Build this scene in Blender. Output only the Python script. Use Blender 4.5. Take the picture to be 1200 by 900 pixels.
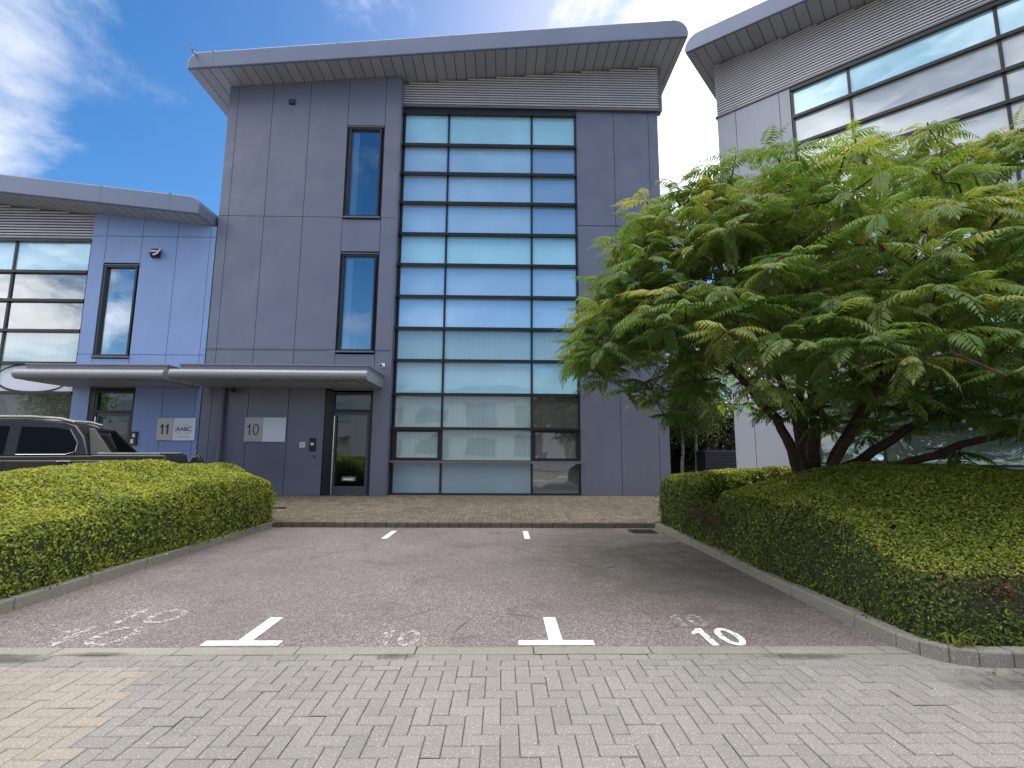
import bpy, bmesh, math, random
import numpy as np
from mathutils import Vector, Matrix
R_ = math.radians
rng = np.random.default_rng(11)
random.seed(5)
for o in list(bpy.data.objects): bpy.data.objects.remove(o)
scene = bpy.context.scene
COL = scene.collection

# ------------------------------------------------------------------ camera
cam_d = bpy.data.cameras.new('camera'); cam = bpy.data.objects.new('camera', cam_d); COL.objects.link(cam)
cam_d.sensor_fit = 'HORIZONTAL'; cam_d.sensor_width = 36; cam_d.lens = 581.5/1200*36
cam_d.clip_end = 2000; cam_d.clip_start = 0.05
_P, _Y, _R = R_(7.895), R_(1.042), R_(0.301)
fw = Vector((math.sin(_Y)*math.cos(_P), math.cos(_Y)*math.cos(_P), math.sin(_P)))
rt = Vector((math.cos(_Y), -math.sin(_Y), 0)); up = rt.cross(fw)
r2 = rt*math.cos(_R)+up*math.sin(_R); u2 = up*math.cos(_R)-rt*math.sin(_R)
M = Matrix((r2, u2, -fw)).transposed().to_4x4(); M.translation = (0, 0, 1.5)
cam.matrix_world = M
scene.camera = cam
scene.render.engine = 'CYCLES'
scene.view_settings.view_transform = 'Standard'; scene.view_settings.look = 'None'
scene.view_settings.gamma = 1.0
scene.view_settings.exposure = 0.95

# ------------------------------------------------------------------ sun + sky
SUN_AZ, SUN_EL = 10.0, 45.0           # azimuth from +Y towards +X
sd = bpy.data.lights.new('sun', 'SUN'); sun = bpy.data.objects.new('sun', sd); COL.objects.link(sun)
sd.energy = 3.0; sd.angle = R_(0.6); sd.color = (1, .95, .87)
sun.rotation_euler = (R_(90-SUN_EL), 0, R_(180-SUN_AZ))
sun.location = (10, 20, 30)
w = bpy.data.worlds.new('World'); scene.world = w; w.use_nodes = True
wt = w.node_tree; wt.nodes.clear(); WL = wt.links
def wn(t, **k):
    n = wt.nodes.new(t)
    for a, b in k.items(): setattr(n, a, b)
    return n
def wmath(op, a, b=None, c=None, clamp=False):
    n = wn('ShaderNodeMath', operation=op, use_clamp=clamp)
    for i, v in enumerate((a, b, c)):
        if v is None: continue
        if hasattr(v, 'node'): WL.new(v, n.inputs[i])
        else: n.inputs[i].default_value = v
    return n.outputs[0]
sky = wn('ShaderNodeTexSky', sky_type='NISHITA', sun_disc=False, sun_elevation=R_(SUN_EL), sun_rotation=R_(SUN_AZ))
sky.air_density = 1.0; sky.dust_density = 0.3; sky.ozone_density = 3.0
hs = wn('ShaderNodeHueSaturation'); hs.inputs['Saturation'].default_value = 1.32; hs.inputs['Value'].default_value = 1.0
WL.new(sky.outputs[0], hs.inputs['Color'])
bg_s = wn('ShaderNodeBackground'); bg_s.inputs['Strength'].default_value = 0.075
WL.new(hs.outputs[0], bg_s.inputs['Color'])
tc = wn('ShaderNodeTexCoord')
nrm = wn('ShaderNodeVectorMath', operation='NORMALIZE'); WL.new(tc.outputs['Generated'], nrm.inputs[0])
D = nrm.outputs[0]
sep = wn('ShaderNodeSeparateXYZ'); WL.new(D, sep.inputs[0])
zz = wmath('ADD', wmath('MAXIMUM', sep.outputs[2], 0.0), 0.22)
cx_ = wmath('DIVIDE', sep.outputs[0], zz); cy_ = wmath('DIVIDE', sep.outputs[1], zz)
cv = wn('ShaderNodeCombineXYZ'); WL.new(cx_, cv.inputs[0]); WL.new(cy_, cv.inputs[1])
def wnoise(scale, detail, rough, dist=0.0, off=(0, 0, 0), stretch=(1, 1, 1), rot=0):
    mp = wn('ShaderNodeMapping'); mp.inputs['Location'].default_value = off; mp.inputs['Scale'].default_value = stretch
    mp.inputs['Rotation'].default_value = (0, 0, rot); WL.new(cv.outputs[0], mp.inputs[0])
    n = wn('ShaderNodeTexNoise'); n.inputs['Scale'].default_value = scale; n.inputs['Detail'].default_value = detail
    n.inputs['Roughness'].default_value = rough; n.inputs['Distortion'].default_value = dist
    WL.new(mp.outputs[0], n.inputs['Vector']); return n.outputs['Fac']
def dirv(az, el):
    a, e = R_(az), R_(el); return (math.sin(a)*math.cos(e), math.cos(a)*math.cos(e), math.sin(e))
def blob(az, el, inner, outer, amt):      # extra cloud cover around a sky direction
    d = wn('ShaderNodeVectorMath', operation='DOT_PRODUCT'); WL.new(D, d.inputs[0]); d.inputs[1].default_value = dirv(az, el)
    mr = wn('ShaderNodeMapRange', interpolation_type='SMOOTHSTEP')
    mr.inputs['From Min'].default_value = math.cos(R_(outer)); mr.inputs['From Max'].default_value = math.cos(R_(inner))
    mr.inputs['To Min'].default_value = 0; mr.inputs['To Max'].default_value = amt
    WL.new(d.outputs['Value'], mr.inputs['Value']); return mr.outputs[0]
n1 = wnoise(1.15, 9, .62, .35, off=(3.1, 1.7, 0))
n2 = wnoise(2.6, 7, .7, .8, off=(7.3, 2.2, 0), stretch=(1, .35, 1), rot=R_(35))
cover = wmath('ADD', wmath('MULTIPLY', n1, 1.3), wmath('MULTIPLY', n2, .38))
for b in ((27, 33, 3, 16, .42), (13, 48, 1, 12, .17), (19.5, 37, 0, 4, -.16), (-53, 26, 0, 13, .27), (-50, 15, 1, 12, .22), (-33, 16, 0, 7, .14),
          (-40, 34, 0, 18, .085), (-12, 46, 0, 11, .11), (180, 28, 10, 45, -.06), (0, 88, 14, 42, .5), (100, 30, 10, 60, .32), (-112, 35, 12, 48, .32), (180, 66, 5, 25, .3)):
    cover = wmath('ADD', cover, blob(*b))
mr = wn('ShaderNodeMapRange', interpolation_type='SMOOTHSTEP')
mr.inputs['From Min'].default_value = .885; mr.inputs['From Max'].default_value = 1.25
WL.new(cover, mr.inputs['Value'])
bg_c = wn('ShaderNodeBackground'); bg_c.inputs['Strength'].default_value = 1.0
# clouds: brighter towards the sun; unseen ones overhead and beside added as fill light
ccol = wn('ShaderNodeMix', data_type='RGBA'); ccol.inputs['A'].default_value = (.46, .50, .58, 1); ccol.inputs['B'].default_value = (2.5, 2.42, 2.3, 1)
cb = wmath('ADD', blob(27, 38, 4, 50, .35), blob(0, 90, 15, 60, 1.0), clamp=True)
cb = wmath('ADD', cb, blob(100, 30, 10, 60, .7), clamp=True); cb = wmath('ADD', cb, blob(-115, 35, 12, 48, .7), clamp=True)
WL.new(cb, ccol.inputs['Factor'])
WL.new(ccol.outputs['Result'], bg_c.inputs['Color'])
mx = wn('ShaderNodeMixShader'); WL.new(mr.outputs[0], mx.inputs[0]); WL.new(bg_s.outputs[0], mx.inputs[1]); WL.new(bg_c.outputs[0], mx.inputs[2])
wo = wn('ShaderNodeOutputWorld'); WL.new(mx.outputs[0], wo.inputs[0])

# ------------------------------------------------------------------ materials
class NT:
    def __init__(s, name):
        s.m = bpy.data.materials.new(name); s.m.use_nodes = True; s.t = s.m.node_tree; s.t.nodes.clear()
        s.out = s.t.nodes.new('ShaderNodeOutputMaterial')
    def n(s, t, ins=None, **k):
        n = s.t.nodes.new(t)
        for a, b in k.items(): setattr(n, a, b)
        for a, b in (ins or {}).items():
            if hasattr(b, 'node'): s.t.links.new(b, n.inputs[a])
            else: n.inputs[a].default_value = b
        return n
    def noise(s, scale, detail=4, rough=.55, vec=None, dist=0):
        n = s.n('ShaderNodeTexNoise', {'Scale': scale, 'Detail': detail, 'Roughness': rough, 'Distortion': dist})
        s.t.links.new(vec if vec else s.obj(), n.inputs['Vector']); return n.outputs['Fac']
    def obj(s):
        if not hasattr(s, '_o'): s._o = s.n('ShaderNodeTexCoord').outputs['Object']
        return s._o
    def ramp(s, fac, stops):
        n = s.n('ShaderNodeValToRGB', {'Fac': fac}); e = n.color_ramp.elements
        while len(e) < len(stops): e.new(.5)
        for i, (p, c) in enumerate(stops):
            e[i].position = p; e[i].color = (*c, 1) if len(c) == 3 else c
        return n.outputs[0]
    def maprange(s, v, a, b, c, d, smooth=False):
        return s.n('ShaderNodeMapRange', {'Value': v, 'From Min': a, 'From Max': b, 'To Min': c, 'To Max': d}, interpolation_type='SMOOTHSTEP' if smooth else 'LINEAR').outputs[0]
    def mix(s, f, a, b, blend='MIX'):
        n = s.n('ShaderNodeMix', data_type='RGBA', blend_type=blend)
        for k, v in (('Factor', f), ('A', a), ('B', b)):
            sock = [i for i in n.inputs if i.name == k and (i.type == 'RGBA' if k != 'Factor' else i.type == 'VALUE')][0]
            if hasattr(v, 'node'): s.t.links.new(v, sock)
            else: sock.default_value = v if k == 'Factor' else (*v, 1)
        return [o for o in n.outputs if o.type == 'RGBA'][0]
    def math(s, op, a, b=0.0, clamp=False):
        return s.n('ShaderNodeMath', {0: a, 1: b}, operation=op, use_clamp=clamp).outputs[0]
    def attr(s, name): return s.n('ShaderNodeAttribute', attribute_name=name).outputs['Fac']
    def bump(s, h, strength=.3, dist=.01):
        return s.n('ShaderNodeBump', {'Height': h, 'Strength': strength, 'Distance': dist}).outputs[0]
    def princ(s, **k):
        ins = {a.replace('_', ' '): b for a, b in k.items()}
        for a, b in ins.items():
            if isinstance(b, tuple) and len(b) == 3: ins[a] = (*b, 1)
        p = s.n('ShaderNodeBsdfPrincipled', ins); return p.outputs[0]
    def done(s, sh): s.t.links.new(sh, s.out.inputs[0]); return s.m
def paint(name, col, rough=.4, metal=0., var=.06, spec=.5, scale=1.3, dirt=0.0, dent=0.0):
    t = NT(name); f = t.noise(scale, 5, .6)
    a = tuple(c*(1-var) for c in col); b = tuple(min(1, c*(1+var)) for c in col)
    c = t.ramp(f, [(.3, a), (.7, b)])
    if dirt:
        z = t.n('ShaderNodeMapping', {'Scale': (6, 6, .35)}); t.t.links.new(t.obj(), z.inputs[0])
        s2 = t.noise(2.2, 5, .65, vec=z.outputs[0])
        c = t.mix(t.maprange(s2, .5, .75, 0, dirt), c, tuple(x*.62+.03 for x in col))
    r = t.maprange(t.noise(scale*3, 3), .3, .7, rough*.85, min(1, rough*1.15))
    k = dict(Base_Color=c, Roughness=r, Metallic=metal, Specular_IOR_Level=spec)
    if dent: k['Normal'] = t.bump(t.noise(.9, 2, .5), 1., dent)
    return t.done(t.princ(**k))
MAT = {}
MAT['clad_grey'] = paint('grey_cladding', (.122, .132, .192), .34, 0, .07, 1.0, .5, dirt=.35, dent=.03)
MAT['clad_blue'] = paint('blue_cladding', (.205, .30, .56), .36, 0, .05, .5, .5, dirt=.3, dent=.03)
MAT['clad_pale'] = paint('pale_cladding', (.35, .37, .45), .42, 0, .04, .5, .5, dirt=.25, dent=.03)
MAT['clad_mid'] = paint('mid_grey_cladding', (.20, .21, .225), .5, 0, .05, .5, .5, dirt=.3)
MAT['joint'] = paint('joint_backing', (.015, .015, .02), .8)  # dark backing behind the open panel joints
MAT['fascia'] = paint('fascia_metal', (.135, .165, .255), .36, .15, .05, .5, .7, dirt=.22)
MAT['canopy'] = paint('canopy_metal', (.25, .26, .29), .3, .2, .05, .5, .7, dirt=.3)
MAT['louvre'] = paint('louvre_metal', (.54, .53, .575), .45, .1, .06)
MAT['trim'] = paint('trim_metal', (.13, .13, .165), .4)
MAT['frame_black'] = paint('black_frame', (.014, .015, .019), .35)
MAT['frame_grey'] = paint('grey_frame', (.06, .065, .08), .4)
MAT['steel'] = paint('brushed_steel', (.62, .61, .6), .28, 1.0, .05)
MAT['silver_plate'] = paint('silver_plate', (.46, .44, .44), .35, .3, .04)
MAT['white_plate'] = paint('white_plate', (.72, .76, .84), .35, 0, .03)
MAT['white'] = paint('white_plastic', (.75, .75, .74), .4)
MAT['black'] = paint('black_plastic', (.012, .012, .014), .45)
MAT['ink'] = paint('black_lettering', (.012, .012, .016), .5)
MAT['room'] = paint('room_inside', (.035, .035, .04), .9)
MAT['reveal'] = paint('white_reveal', (.7, .7, .68), .8)
def soffit_mat():
    t = NT('soffit_boards'); x = t.n('ShaderNodeSeparateXYZ', {0: t.obj()}).outputs[0]
    fr = t.math('FRACT', t.math('DIVIDE', x, .31)); g = t.math('LESS_THAN', fr, .07)
    v = t.n('ShaderNodeTexWhiteNoise', {'W': t.math('FLOOR', t.math('DIVIDE', x, .31))}, noise_dimensions='1D').outputs['Value']
    c = t.ramp(v, [(0, (.30, .31, .355)), (1, (.35, .36, .41))])
    c = t.mix(g, c, (.03, .03, .035))
    return t.done(t.princ(Base_Color=c, Roughness=.5))
MAT['soffit'] = soffit_mat()
def asphalt():
    t = NT('red_grey_asphalt'); o = t.obj()
    vo = t.n('ShaderNodeTexVoronoi', {'Scale': 95., 'Randomness': 1.}); t.t.links.new(o, vo.inputs['Vector'])
    wn_ = t.n('ShaderNodeTexWhiteNoise', {'Vector': vo.outputs['Position']}, noise_dimensions='3D').outputs['Value']
    c = t.ramp(wn_, [(0, (.085, .072, .074)), (.45, (.15, .124, .126)), (.8, (.23, .195, .19)), (1, (.42, .38, .36))])
    big = t.noise(.55, 5, .6); c = t.mix(t.maprange(big, .35, .68, 0, .6), c, (.10, .086, .09), 'MIX')
    st = t.noise(1.6, 6, .7, dist=.6); c = t.mix(t.maprange(st, .54, .74, 0, .6), c, (.055, .05, .05))
    cr = t.n('ShaderNodeTexVoronoi', {'Scale': .55, 'Randomness': 1.}, feature='DISTANCE_TO_EDGE'); wv = t.n('ShaderNodeVectorMath', {0: o, 1: t.n('ShaderNodeTexNoise', {'Scale': 3., 'Detail': 4.}).outputs['Color']}, operation='ADD'); t.t.links.new(wv.outputs[0], cr.inputs['Vector'])
    c = t.mix(t.math('MULTIPLY', t.math('LESS_THAN', cr.outputs['Distance'], .006), t.maprange(t.noise(.8, 3), .5, .62, 0, .7)), c, (.03, .028, .028))
    # moss by the back kerb, spread wider to carry the tree's shade in its colour
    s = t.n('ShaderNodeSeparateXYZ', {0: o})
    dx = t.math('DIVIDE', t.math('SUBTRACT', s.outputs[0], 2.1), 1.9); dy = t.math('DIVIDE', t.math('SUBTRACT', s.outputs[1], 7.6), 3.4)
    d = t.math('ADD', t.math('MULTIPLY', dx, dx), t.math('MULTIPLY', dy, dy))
    moss_shade = t.math('MULTIPLY', t.maprange(d, 0, 1.1, 1, 0), t.maprange(t.noise(2.2, 6, .7), .34, .6, .25, .85))
    c = t.mix(moss_shade, c, (.072, .066, .042))
    b = t.bump(vo.outputs['Distance'], .6, .006)
    return t.done(t.princ(Base_Color=c, Roughness=.88, Normal=b))
MAT['asphalt'] = asphalt()
def pavers(name, lo, mid, hi, patch=None, spots=()):
    t = NT(name); o = t.obj(); a = t.attr('tint')
    c = t.ramp(a, [(0, lo), (.5, mid), (1, hi)])
    sp = t.noise(140, 3, .7); c = t.mix(t.maprange(sp, .35, .62, .5, 0), c, (.07, .065, .06)); 
    sp2 = t.noise(90, 2, .6); c = t.mix(t.maprange(sp2, .58, .74, 0, .5), c, (.75, .72, .68))
    big = t.noise(.9, 5, .65); c = t.mix(t.maprange(big, .45, .75, 0, .35), c, (.12, .115, .105))
    if patch:
        big2 = t.noise(.35, 4, .6); c = t.mix(t.maprange(big2, .4, .65, 0, .5), c, patch)
    if spots:   # oil and water stains lying on the blocks
        q = t.n('ShaderNodeSeparateXYZ', {0: o}); wob = t.noise(5, 5, .7)
        for (sx, sy, rx, ry, am) in spots:
            ax = t.math('DIVIDE', t.math('SUBTRACT', q.outputs[0], sx), rx); ay = t.math('DIVIDE', t.math('SUBTRACT', q.outputs[1], sy), ry)
            d = t.math('ADD', t.math('ADD', t.math('MULTIPLY', ax, ax), t.math('MULTIPLY', ay, ay)), t.math('MULTIPLY', wob, 1.6))
            c = t.mix(t.maprange(d, .9, 1.5, am, 0), c, (.045, .042, .04))
    b = t.bump(sp, .35, .004)
    return t.done(t.princ(Base_Color=c, Roughness=.85, Normal=b))
SPOTS = [(-3.62, 3.90, .55, .12, .8), (-3.0, 3.98, .35, .06, .7), (2.25, 3.92, .5, .08, .75), (.2, 2.0, .5, .35, .3), (1.6, 1.0, .8, .5, .35), (4.0, 3.45, 1.4, .35, .7), (-.78, 3.93, .2, .07, .7)]
MAT['paver'] = pavers('grey_block_paving', (.175, .165, .16), (.23, .218, .21), (.29, .275, .265), None, SPOTS)
MAT['paver_warm_light'] = pavers('warm_light_block_paving', (.235, .205, .178), (.29, .255, .222), (.34, .30, .265))  # warm patch of light painted as paler, warmer blocks
MAT['paver_brown'] = pavers('brown_block_paving', (.105, .082, .056), (.175, .138, .096), (.25, .205, .145), (.07, .065, .036))
MAT['grout'] = pavers('joint_sand', (.05, .046, .04), (.06, .055, .05), (.07, .065, .06))
MAT['concrete'] = pavers('kerb_concrete', (.22, .21, .185), (.265, .255, .23), (.32, .305, .28), (.16, .16, .12), SPOTS)
MAT['kerb_dark'] = pavers('mossy_kerb', (.09, .085, .06), (.13, .12, .095), (.17, .16, .13), (.05, .055, .03))
MAT['soil'] = pavers('soil', (.035, .026, .018), (.045, .034, .024), (.055, .04, .03))
def worn(name, lo, hi, col=(.8, .8, .78)):
    t = NT(name); f = t.noise(16, 6, .75); g = t.noise(110, 2, .6)
    m = t.maprange(t.math('ADD', t.math('MULTIPLY', f, .65), t.math('MULTIPLY', g, .35)), lo, hi, 0, 1)
    p = t.princ(Base_Color=col, Roughness=.7); tr = t.n('ShaderNodeBsdfTransparent').outputs[0]
    mx = t.n('ShaderNodeMixShader', {0: m, 1: tr, 2: p}); return t.done(mx.outputs[0])
MAT['paint'] = worn('white_road_paint', .37, .44)
MAT['paint_worn'] = worn('worn_road_paint', .42, .52)
MAT['paint_faded'] = worn('faded_road_paint', .505, .575, (.56, .54, .54))
def glass_pane(name, base, refl=.35, tint=(.85, .93, 1.0), bump=.004, bscale=.8, rough=.02, stripes=False, bdet=2):
    """solar glass over a blind or a back-painted panel"""
    t = NT(name); o = t.obj()
    f = t.noise(.8, 3); a = tuple(c*.9 for c in base); b = tuple(min(1, c*1.08) for c in base)
    c = t.ramp(f, [(.3, a), (.7, b)])
    if stripes:
        x = t.n('ShaderNodeSeparateXYZ', {0: o}).outputs[0]
        sn = t.math('SINE', t.math('MULTIPLY', x, 42.)); c = t.mix(t.maprange(sn, -1, 1, 0, .12), c, tuple(q*.6 for q in base))
    nb = t.bump(t.noise(bscale, bdet, .5), 1., bump)
    df = t.n('ShaderNodeBsdfDiffuse', {'Color': c}).outputs[0]
    gl = t.n('ShaderNodeBsdfGlossy', {'Color': (*tint, 1), 'Roughness': rough, 'Normal': nb}).outputs[0]
    lw = t.n('ShaderNodeFresnel', {'IOR': 1.5}).outputs[0]
    fac = t.math('ADD', lw, refl-.04, clamp=True)
    return t.done(t.n('ShaderNodeMixShader', {0: fac, 1: df, 2: gl}).outputs[0])
def clear_glass(name, refl=.30, tint=(.9, .95, 1.0), trans=(.93, .95, .96)):
    t = NT(name); nb = t.bump(t.noise(.9, 2), 1., .004)
    tr = t.n('ShaderNodeBsdfTransparent', {'Color': (*trans, 1)}).outputs[0]
    gl = t.n('ShaderNodeBsdfGlossy', {'Color': (*tint, 1), 'Roughness': .01, 'Normal': nb}).outputs[0]
    lw = t.n('ShaderNodeFresnel', {'IOR': 1.5}).outputs[0]
    return t.done(t.n('ShaderNodeMixShader', {0: t.math('ADD', lw, refl-.04, clamp=True), 1: tr, 2: gl}).outputs[0])
MAT['g_span'] = glass_pane('cyan_spandrel_glass', (.38, .70, .86), .24)
MAT['g_blind'] = glass_pane('blue_glass_with_blind', (.40, .60, .80), .40)
MAT['g_low'] = glass_pane('grey_glass_with_blind', (.30, .42, .44), .22, bump=.004, stripes=True)
MAT['g_frost'] = glass_pane('frosted_glass', (.20, .31, .39), .16, rough=.2)
MAT['g_dark'] = glass_pane('dark_glass', (.085, .085, .088), .24)
MAT['g_sky'] = glass_pane('sky_reflecting_glass', (.30, .44, .60), .46)
MAT['g_clear'] = clear_glass('clear_solar_glass')
MAT['g_door'] = clear_glass('door_glass', .10, (.85, .92, 1.0), (.8, .85, .85))
MAT['g_pale'] = glass_pane('pale_glass_with_blind', (.44, .47, .51), .18)
MAT['g_car'] = glass_pane('dark_car_glass', (.006, .007, .008), .012)
MAT['g_wavy'] = glass_pane('wavy_reflective_glass', (.12, .15, .16), .6, tint=(.8, .95, 1), bump=.30, bscale=.45, bdet=1)
MAT['g_band'] = paint('white_sign_band', (.66, .70, .78), .35, 0, .02)
def leafmat(name, stops, trans=.35, rough=.45, spec=.35):
    t = NT(name); c = t.ramp(t.attr('tint'), stops)
    tl = t.n('ShaderNodeBsdfTranslucent', {'Color': t.mix(1.0, c, (1.5, 1.4, .7), 'MULTIPLY')}).outputs[0]
    p = t.princ(Base_Color=c, Roughness=rough, Specular_IOR_Level=spec)
    return t.done(t.n('ShaderNodeMixShader', {0: trans, 1: p, 2: tl}).outputs[0])
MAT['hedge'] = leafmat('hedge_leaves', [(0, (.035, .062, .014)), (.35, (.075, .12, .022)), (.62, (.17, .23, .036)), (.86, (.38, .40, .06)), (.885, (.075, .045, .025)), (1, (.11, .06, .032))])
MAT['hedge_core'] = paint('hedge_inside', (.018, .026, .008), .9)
MAT['sumac'] = leafmat('sumac_leaves', [(0, (.050, .116, .025)), (.4, (.098, .180, .036)), (.75, (.155, .21, .055)), (1, (.29, .30, .085))], .48, .42, .4)
MAT['birch_leaf'] = leafmat('birch_leaves', [(0, (.04, .07, .02)), (.6, (.11, .16, .05)), (1, (.24, .28, .12))], .4)
MAT['dark_leaf'] = leafmat('evergreen_leaves', [(0, (.008, .014, .006)), (1, (.025, .04, .012))], .1)
MAT['bark'] = paint('dark_bark', (.055, .036, .028), .9, 0, .4, .3, 9)
MAT['birch_bark'] = paint('birch_bark', (.38, .36, .33), .8, 0, .35, .3, 7)
MAT['fruit'] = paint('sumac_fruit', (.13, .065, .03), .9, 0, .4, .3, 30)
MAT['truck'] = paint('dark_grey_car_paint', (.050, .050, .050), .25, .5, .03)
MAT['rubber'] = paint('rubber', (.015, .015, .016), .8)
MAT['red_lamp'] = paint('red_lamp', (.10, .008, .008), .2)

# ------------------------------------------------------------------ mesh helpers
class MB:
    def __init__(s): s.v = []; s.f = []; s.mi = []; s.mats = []
    def midx(s, m):
        if m not in s.mats: s.mats.append(m)
        return s.mats.index(m)
    def add(s, vs, fs, m):
        b = len(s.v); s.v += [tuple(v) for v in vs]; k = s.midx(m)
        for f in fs: s.f.append(tuple(i+b for i in f)); s.mi.append(k)
        return s
    def box(s, x0, x1, y0, y1, z0, z1, m):
        vs = [(x, y, z) for z in (z0, z1) for y in (y0, y1) for x in (x0, x1)]
        return s.add(vs, [(0, 2, 3, 1), (4, 5, 7, 6), (0, 1, 5, 4), (2, 6, 7, 3), (0, 4, 6, 2), (1, 3, 7, 5)], m)
    def hexa(s, vs, m):  # 8 verts, bottom 4 ccw, top 4 ccw
        return s.add(vs, [(3, 2, 1, 0), (4, 5, 6, 7), (0, 1, 5, 4), (1, 2, 6, 5), (2, 3, 7, 6), (3, 0, 4, 7)], m)
    def prism(s, poly, axis, a, b, m):   # poly of 2-D points extruded along an axis
        def P(p, t): return {'x': (t, p[0], p[1]), 'y': (p[0], t, p[1]), 'z': (p[0], p[1], t)}[axis]
        n = len(poly); vs = [P(p, a) for p in poly]+[P(p, b) for p in poly]
        fs = [tuple(range(n)), tuple(range(2*n-1, n-1, -1))]+[(i, i+n, (i+1) % n+n, (i+1) % n) for i in range(n)]
        return s.add(vs, fs, m)
    def tube(s, pts, rad, m, n=8, cap=True):
        pts = [Vector(p) for p in pts]; rad = rad if isinstance(rad, (list, tuple)) else [rad]*len(pts)
        rings = []; prev = None
        for i, p in enumerate(pts):
            d = (pts[min(i+1, len(pts)-1)]-pts[max(i-1, 0)]).normalized()
            if prev is None: x = d.orthogonal().normalized()
            else: x = (prev-d*prev.dot(d)).normalized()
            prev = x; y = d.cross(x)
            rings.append([p+(x*math.cos(2*math.pi*k/n)+y*math.sin(2*math.pi*k/n))*rad[i] for k in range(n)])
        vs = [v for r in rings for v in r]; fs = []
        for i in range(len(pts)-1):
            for k in range(n):
                a, b = i*n+k, i*n+(k+1) % n; fs.append((a, b, b+n, a+n))
        if cap: fs += [tuple(range(n-1, -1, -1)), tuple(range((len(pts)-1)*n, len(pts)*n))]
        return s.add(vs, fs, m)
    def cyl(s, c, axis, r, h, m, n=20):
        v = {'x': (1, 0, 0), 'y': (0, 1, 0), 'z': (0, 0, 1)}[axis]
        c = Vector(c); v = Vector(v); return s.tube([c-v*h/2, c+v*h/2], r, m, n)
    def build(s, name, parent=None, bevel=0., smooth=False, loc=None):
        me = bpy.data.meshes.new(name); me.from_pydata(s.v, [], s.f)
        for m in s.mats: me.materials.append(MAT[m])
        me.polygons.foreach_set('material_index', s.mi)
        bm = bmesh.new(); bm.from_mesh(me); bmesh.ops.recalc_face_normals(bm, faces=bm.faces); bm.to_mesh(me); bm.free()
        o = bpy.data.objects.new(name, me); COL.objects.link(o)
        if parent: o.parent = parent
        if loc: o.location = loc
        if bevel:
            b = o.modifiers.new('bevel', 'BEVEL'); b.width = bevel; b.segments = 2; b.limit_method = 'ANGLE'; b.angle_limit = R_(40)
        if smooth:
            me.polygons.foreach_set('use_smooth', [True]*len(me.polygons)); me.set_sharp_from_angle(angle=R_(38))
        return o
def empty(name, loc=(0, 0, 0), rz=0.):
    o = bpy.data.objects.new(name, None); COL.objects.link(o); o.location = loc; o.rotation_euler = (0, 0, rz); o.empty_display_size = .3; return o
def tag(o, label, cat, group=None):
    o['label'] = label; o['category'] = cat
    if group: o['group'] = group
    return o
def struct(o): o['kind'] = 'structure'; return o
def text_obj(name, s, size, mat, parent=None, loc=(0, 0, 0), rot=(0, 0, 0), extrude=.002, sx=1., bold=0., align='CENTER'):
    cu = bpy.data.curves.new(name, 'FONT'); cu.body = s; cu.size = size; cu.extrude = extrude; cu.align_x = align; cu.align_y = 'CENTER'; cu.offset = bold
    t = bpy.data.objects.new(name, cu); COL.objects.link(t)
    me = bpy.data.meshes.new_from_object(t.evaluated_get(bpy.context.evaluated_depsgraph_get()))
    bpy.data.objects.remove(t); bpy.data.curves.remove(cu)
    me.name = name; me.transform(Matrix.Diagonal((sx, 1, 1, 1)))
    me.materials.clear(); me.materials.append(MAT[mat])
    o = bpy.data.objects.new(name, me); COL.objects.link(o); o.location = loc; o.rotation_euler = rot
    if parent: o.parent = parent
    return o
def digits_obj(name, s, h, mat, parent, loc, rot, thick, stroke, wide=.62, extr=.0015):
    """plain sans-serif 1s and 0s as flat raised shapes, centred"""
    m = MB(); adv = {'1': .52*wide/.62, '0': .74*wide/.62}; tot = sum(adv[c] for c in s)*h; x = -tot/2; st = stroke*h
    for c in s:
        w_ = adv[c]*h; cx = x+w_/2; x += w_
        if c == '1':
            b = cx+.06*h; m.prism([(b-st/2, -h/2), (b+st/2, -h/2), (b+st/2, h/2), (b-st*.35, h/2), (b-st*.8, h*.36), (b-.26*h*wide/.62, h*.24), (b-.26*h*wide/.62, h*.24-st*.95), (b-st/2, h*.24-st*.15)], 'z', 0, extr, mat)
        else:
            n = 28; a = np.linspace(0, 2*np.pi, n+1)[:-1]; rx, ry = .29*h*wide/.62, h*.51
            P = [(cx+rx*math.cos(t), ry*math.sin(t)) for t in a]; Q = [(cx+(rx-st)*math.cos(t), (ry-st*.9)*math.sin(t)) for t in a]
            vs = [(*p, z) for z in (0, extr) for p in P+Q]; fs = []
            for i in range(n):
                j = (i+1) % n; fs += [(i, j, n+j, n+i), (2*n+i, 3*n+i, 3*n+j, 2*n+j), (i, 2*n+i, 2*n+j, j), (n+i, n+j, 3*n+j, 3*n+i)]
            m.add(vs, fs, mat)
    o = m.build(name, parent); o.location = loc; o.rotation_euler = rot; return o
def np_mesh(name, v, f, mat, tint=None, parent=None, smooth=False):
    me = bpy.data.meshes.new(name); me.from_pydata(v, [], f); me.materials.append(MAT[mat])
    if tint is not None:
        a = me.attributes.new('tint', 'FLOAT', 'POINT'); a.data.foreach_set('value', np.asarray(tint, np.float32))
    if smooth: me.polygons.foreach_set('use_smooth', [True]*len(me.polygons))
    o = bpy.data.objects.new(name, me); COL.objects.link(o)
    if parent: o.parent = parent
    return o

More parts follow.
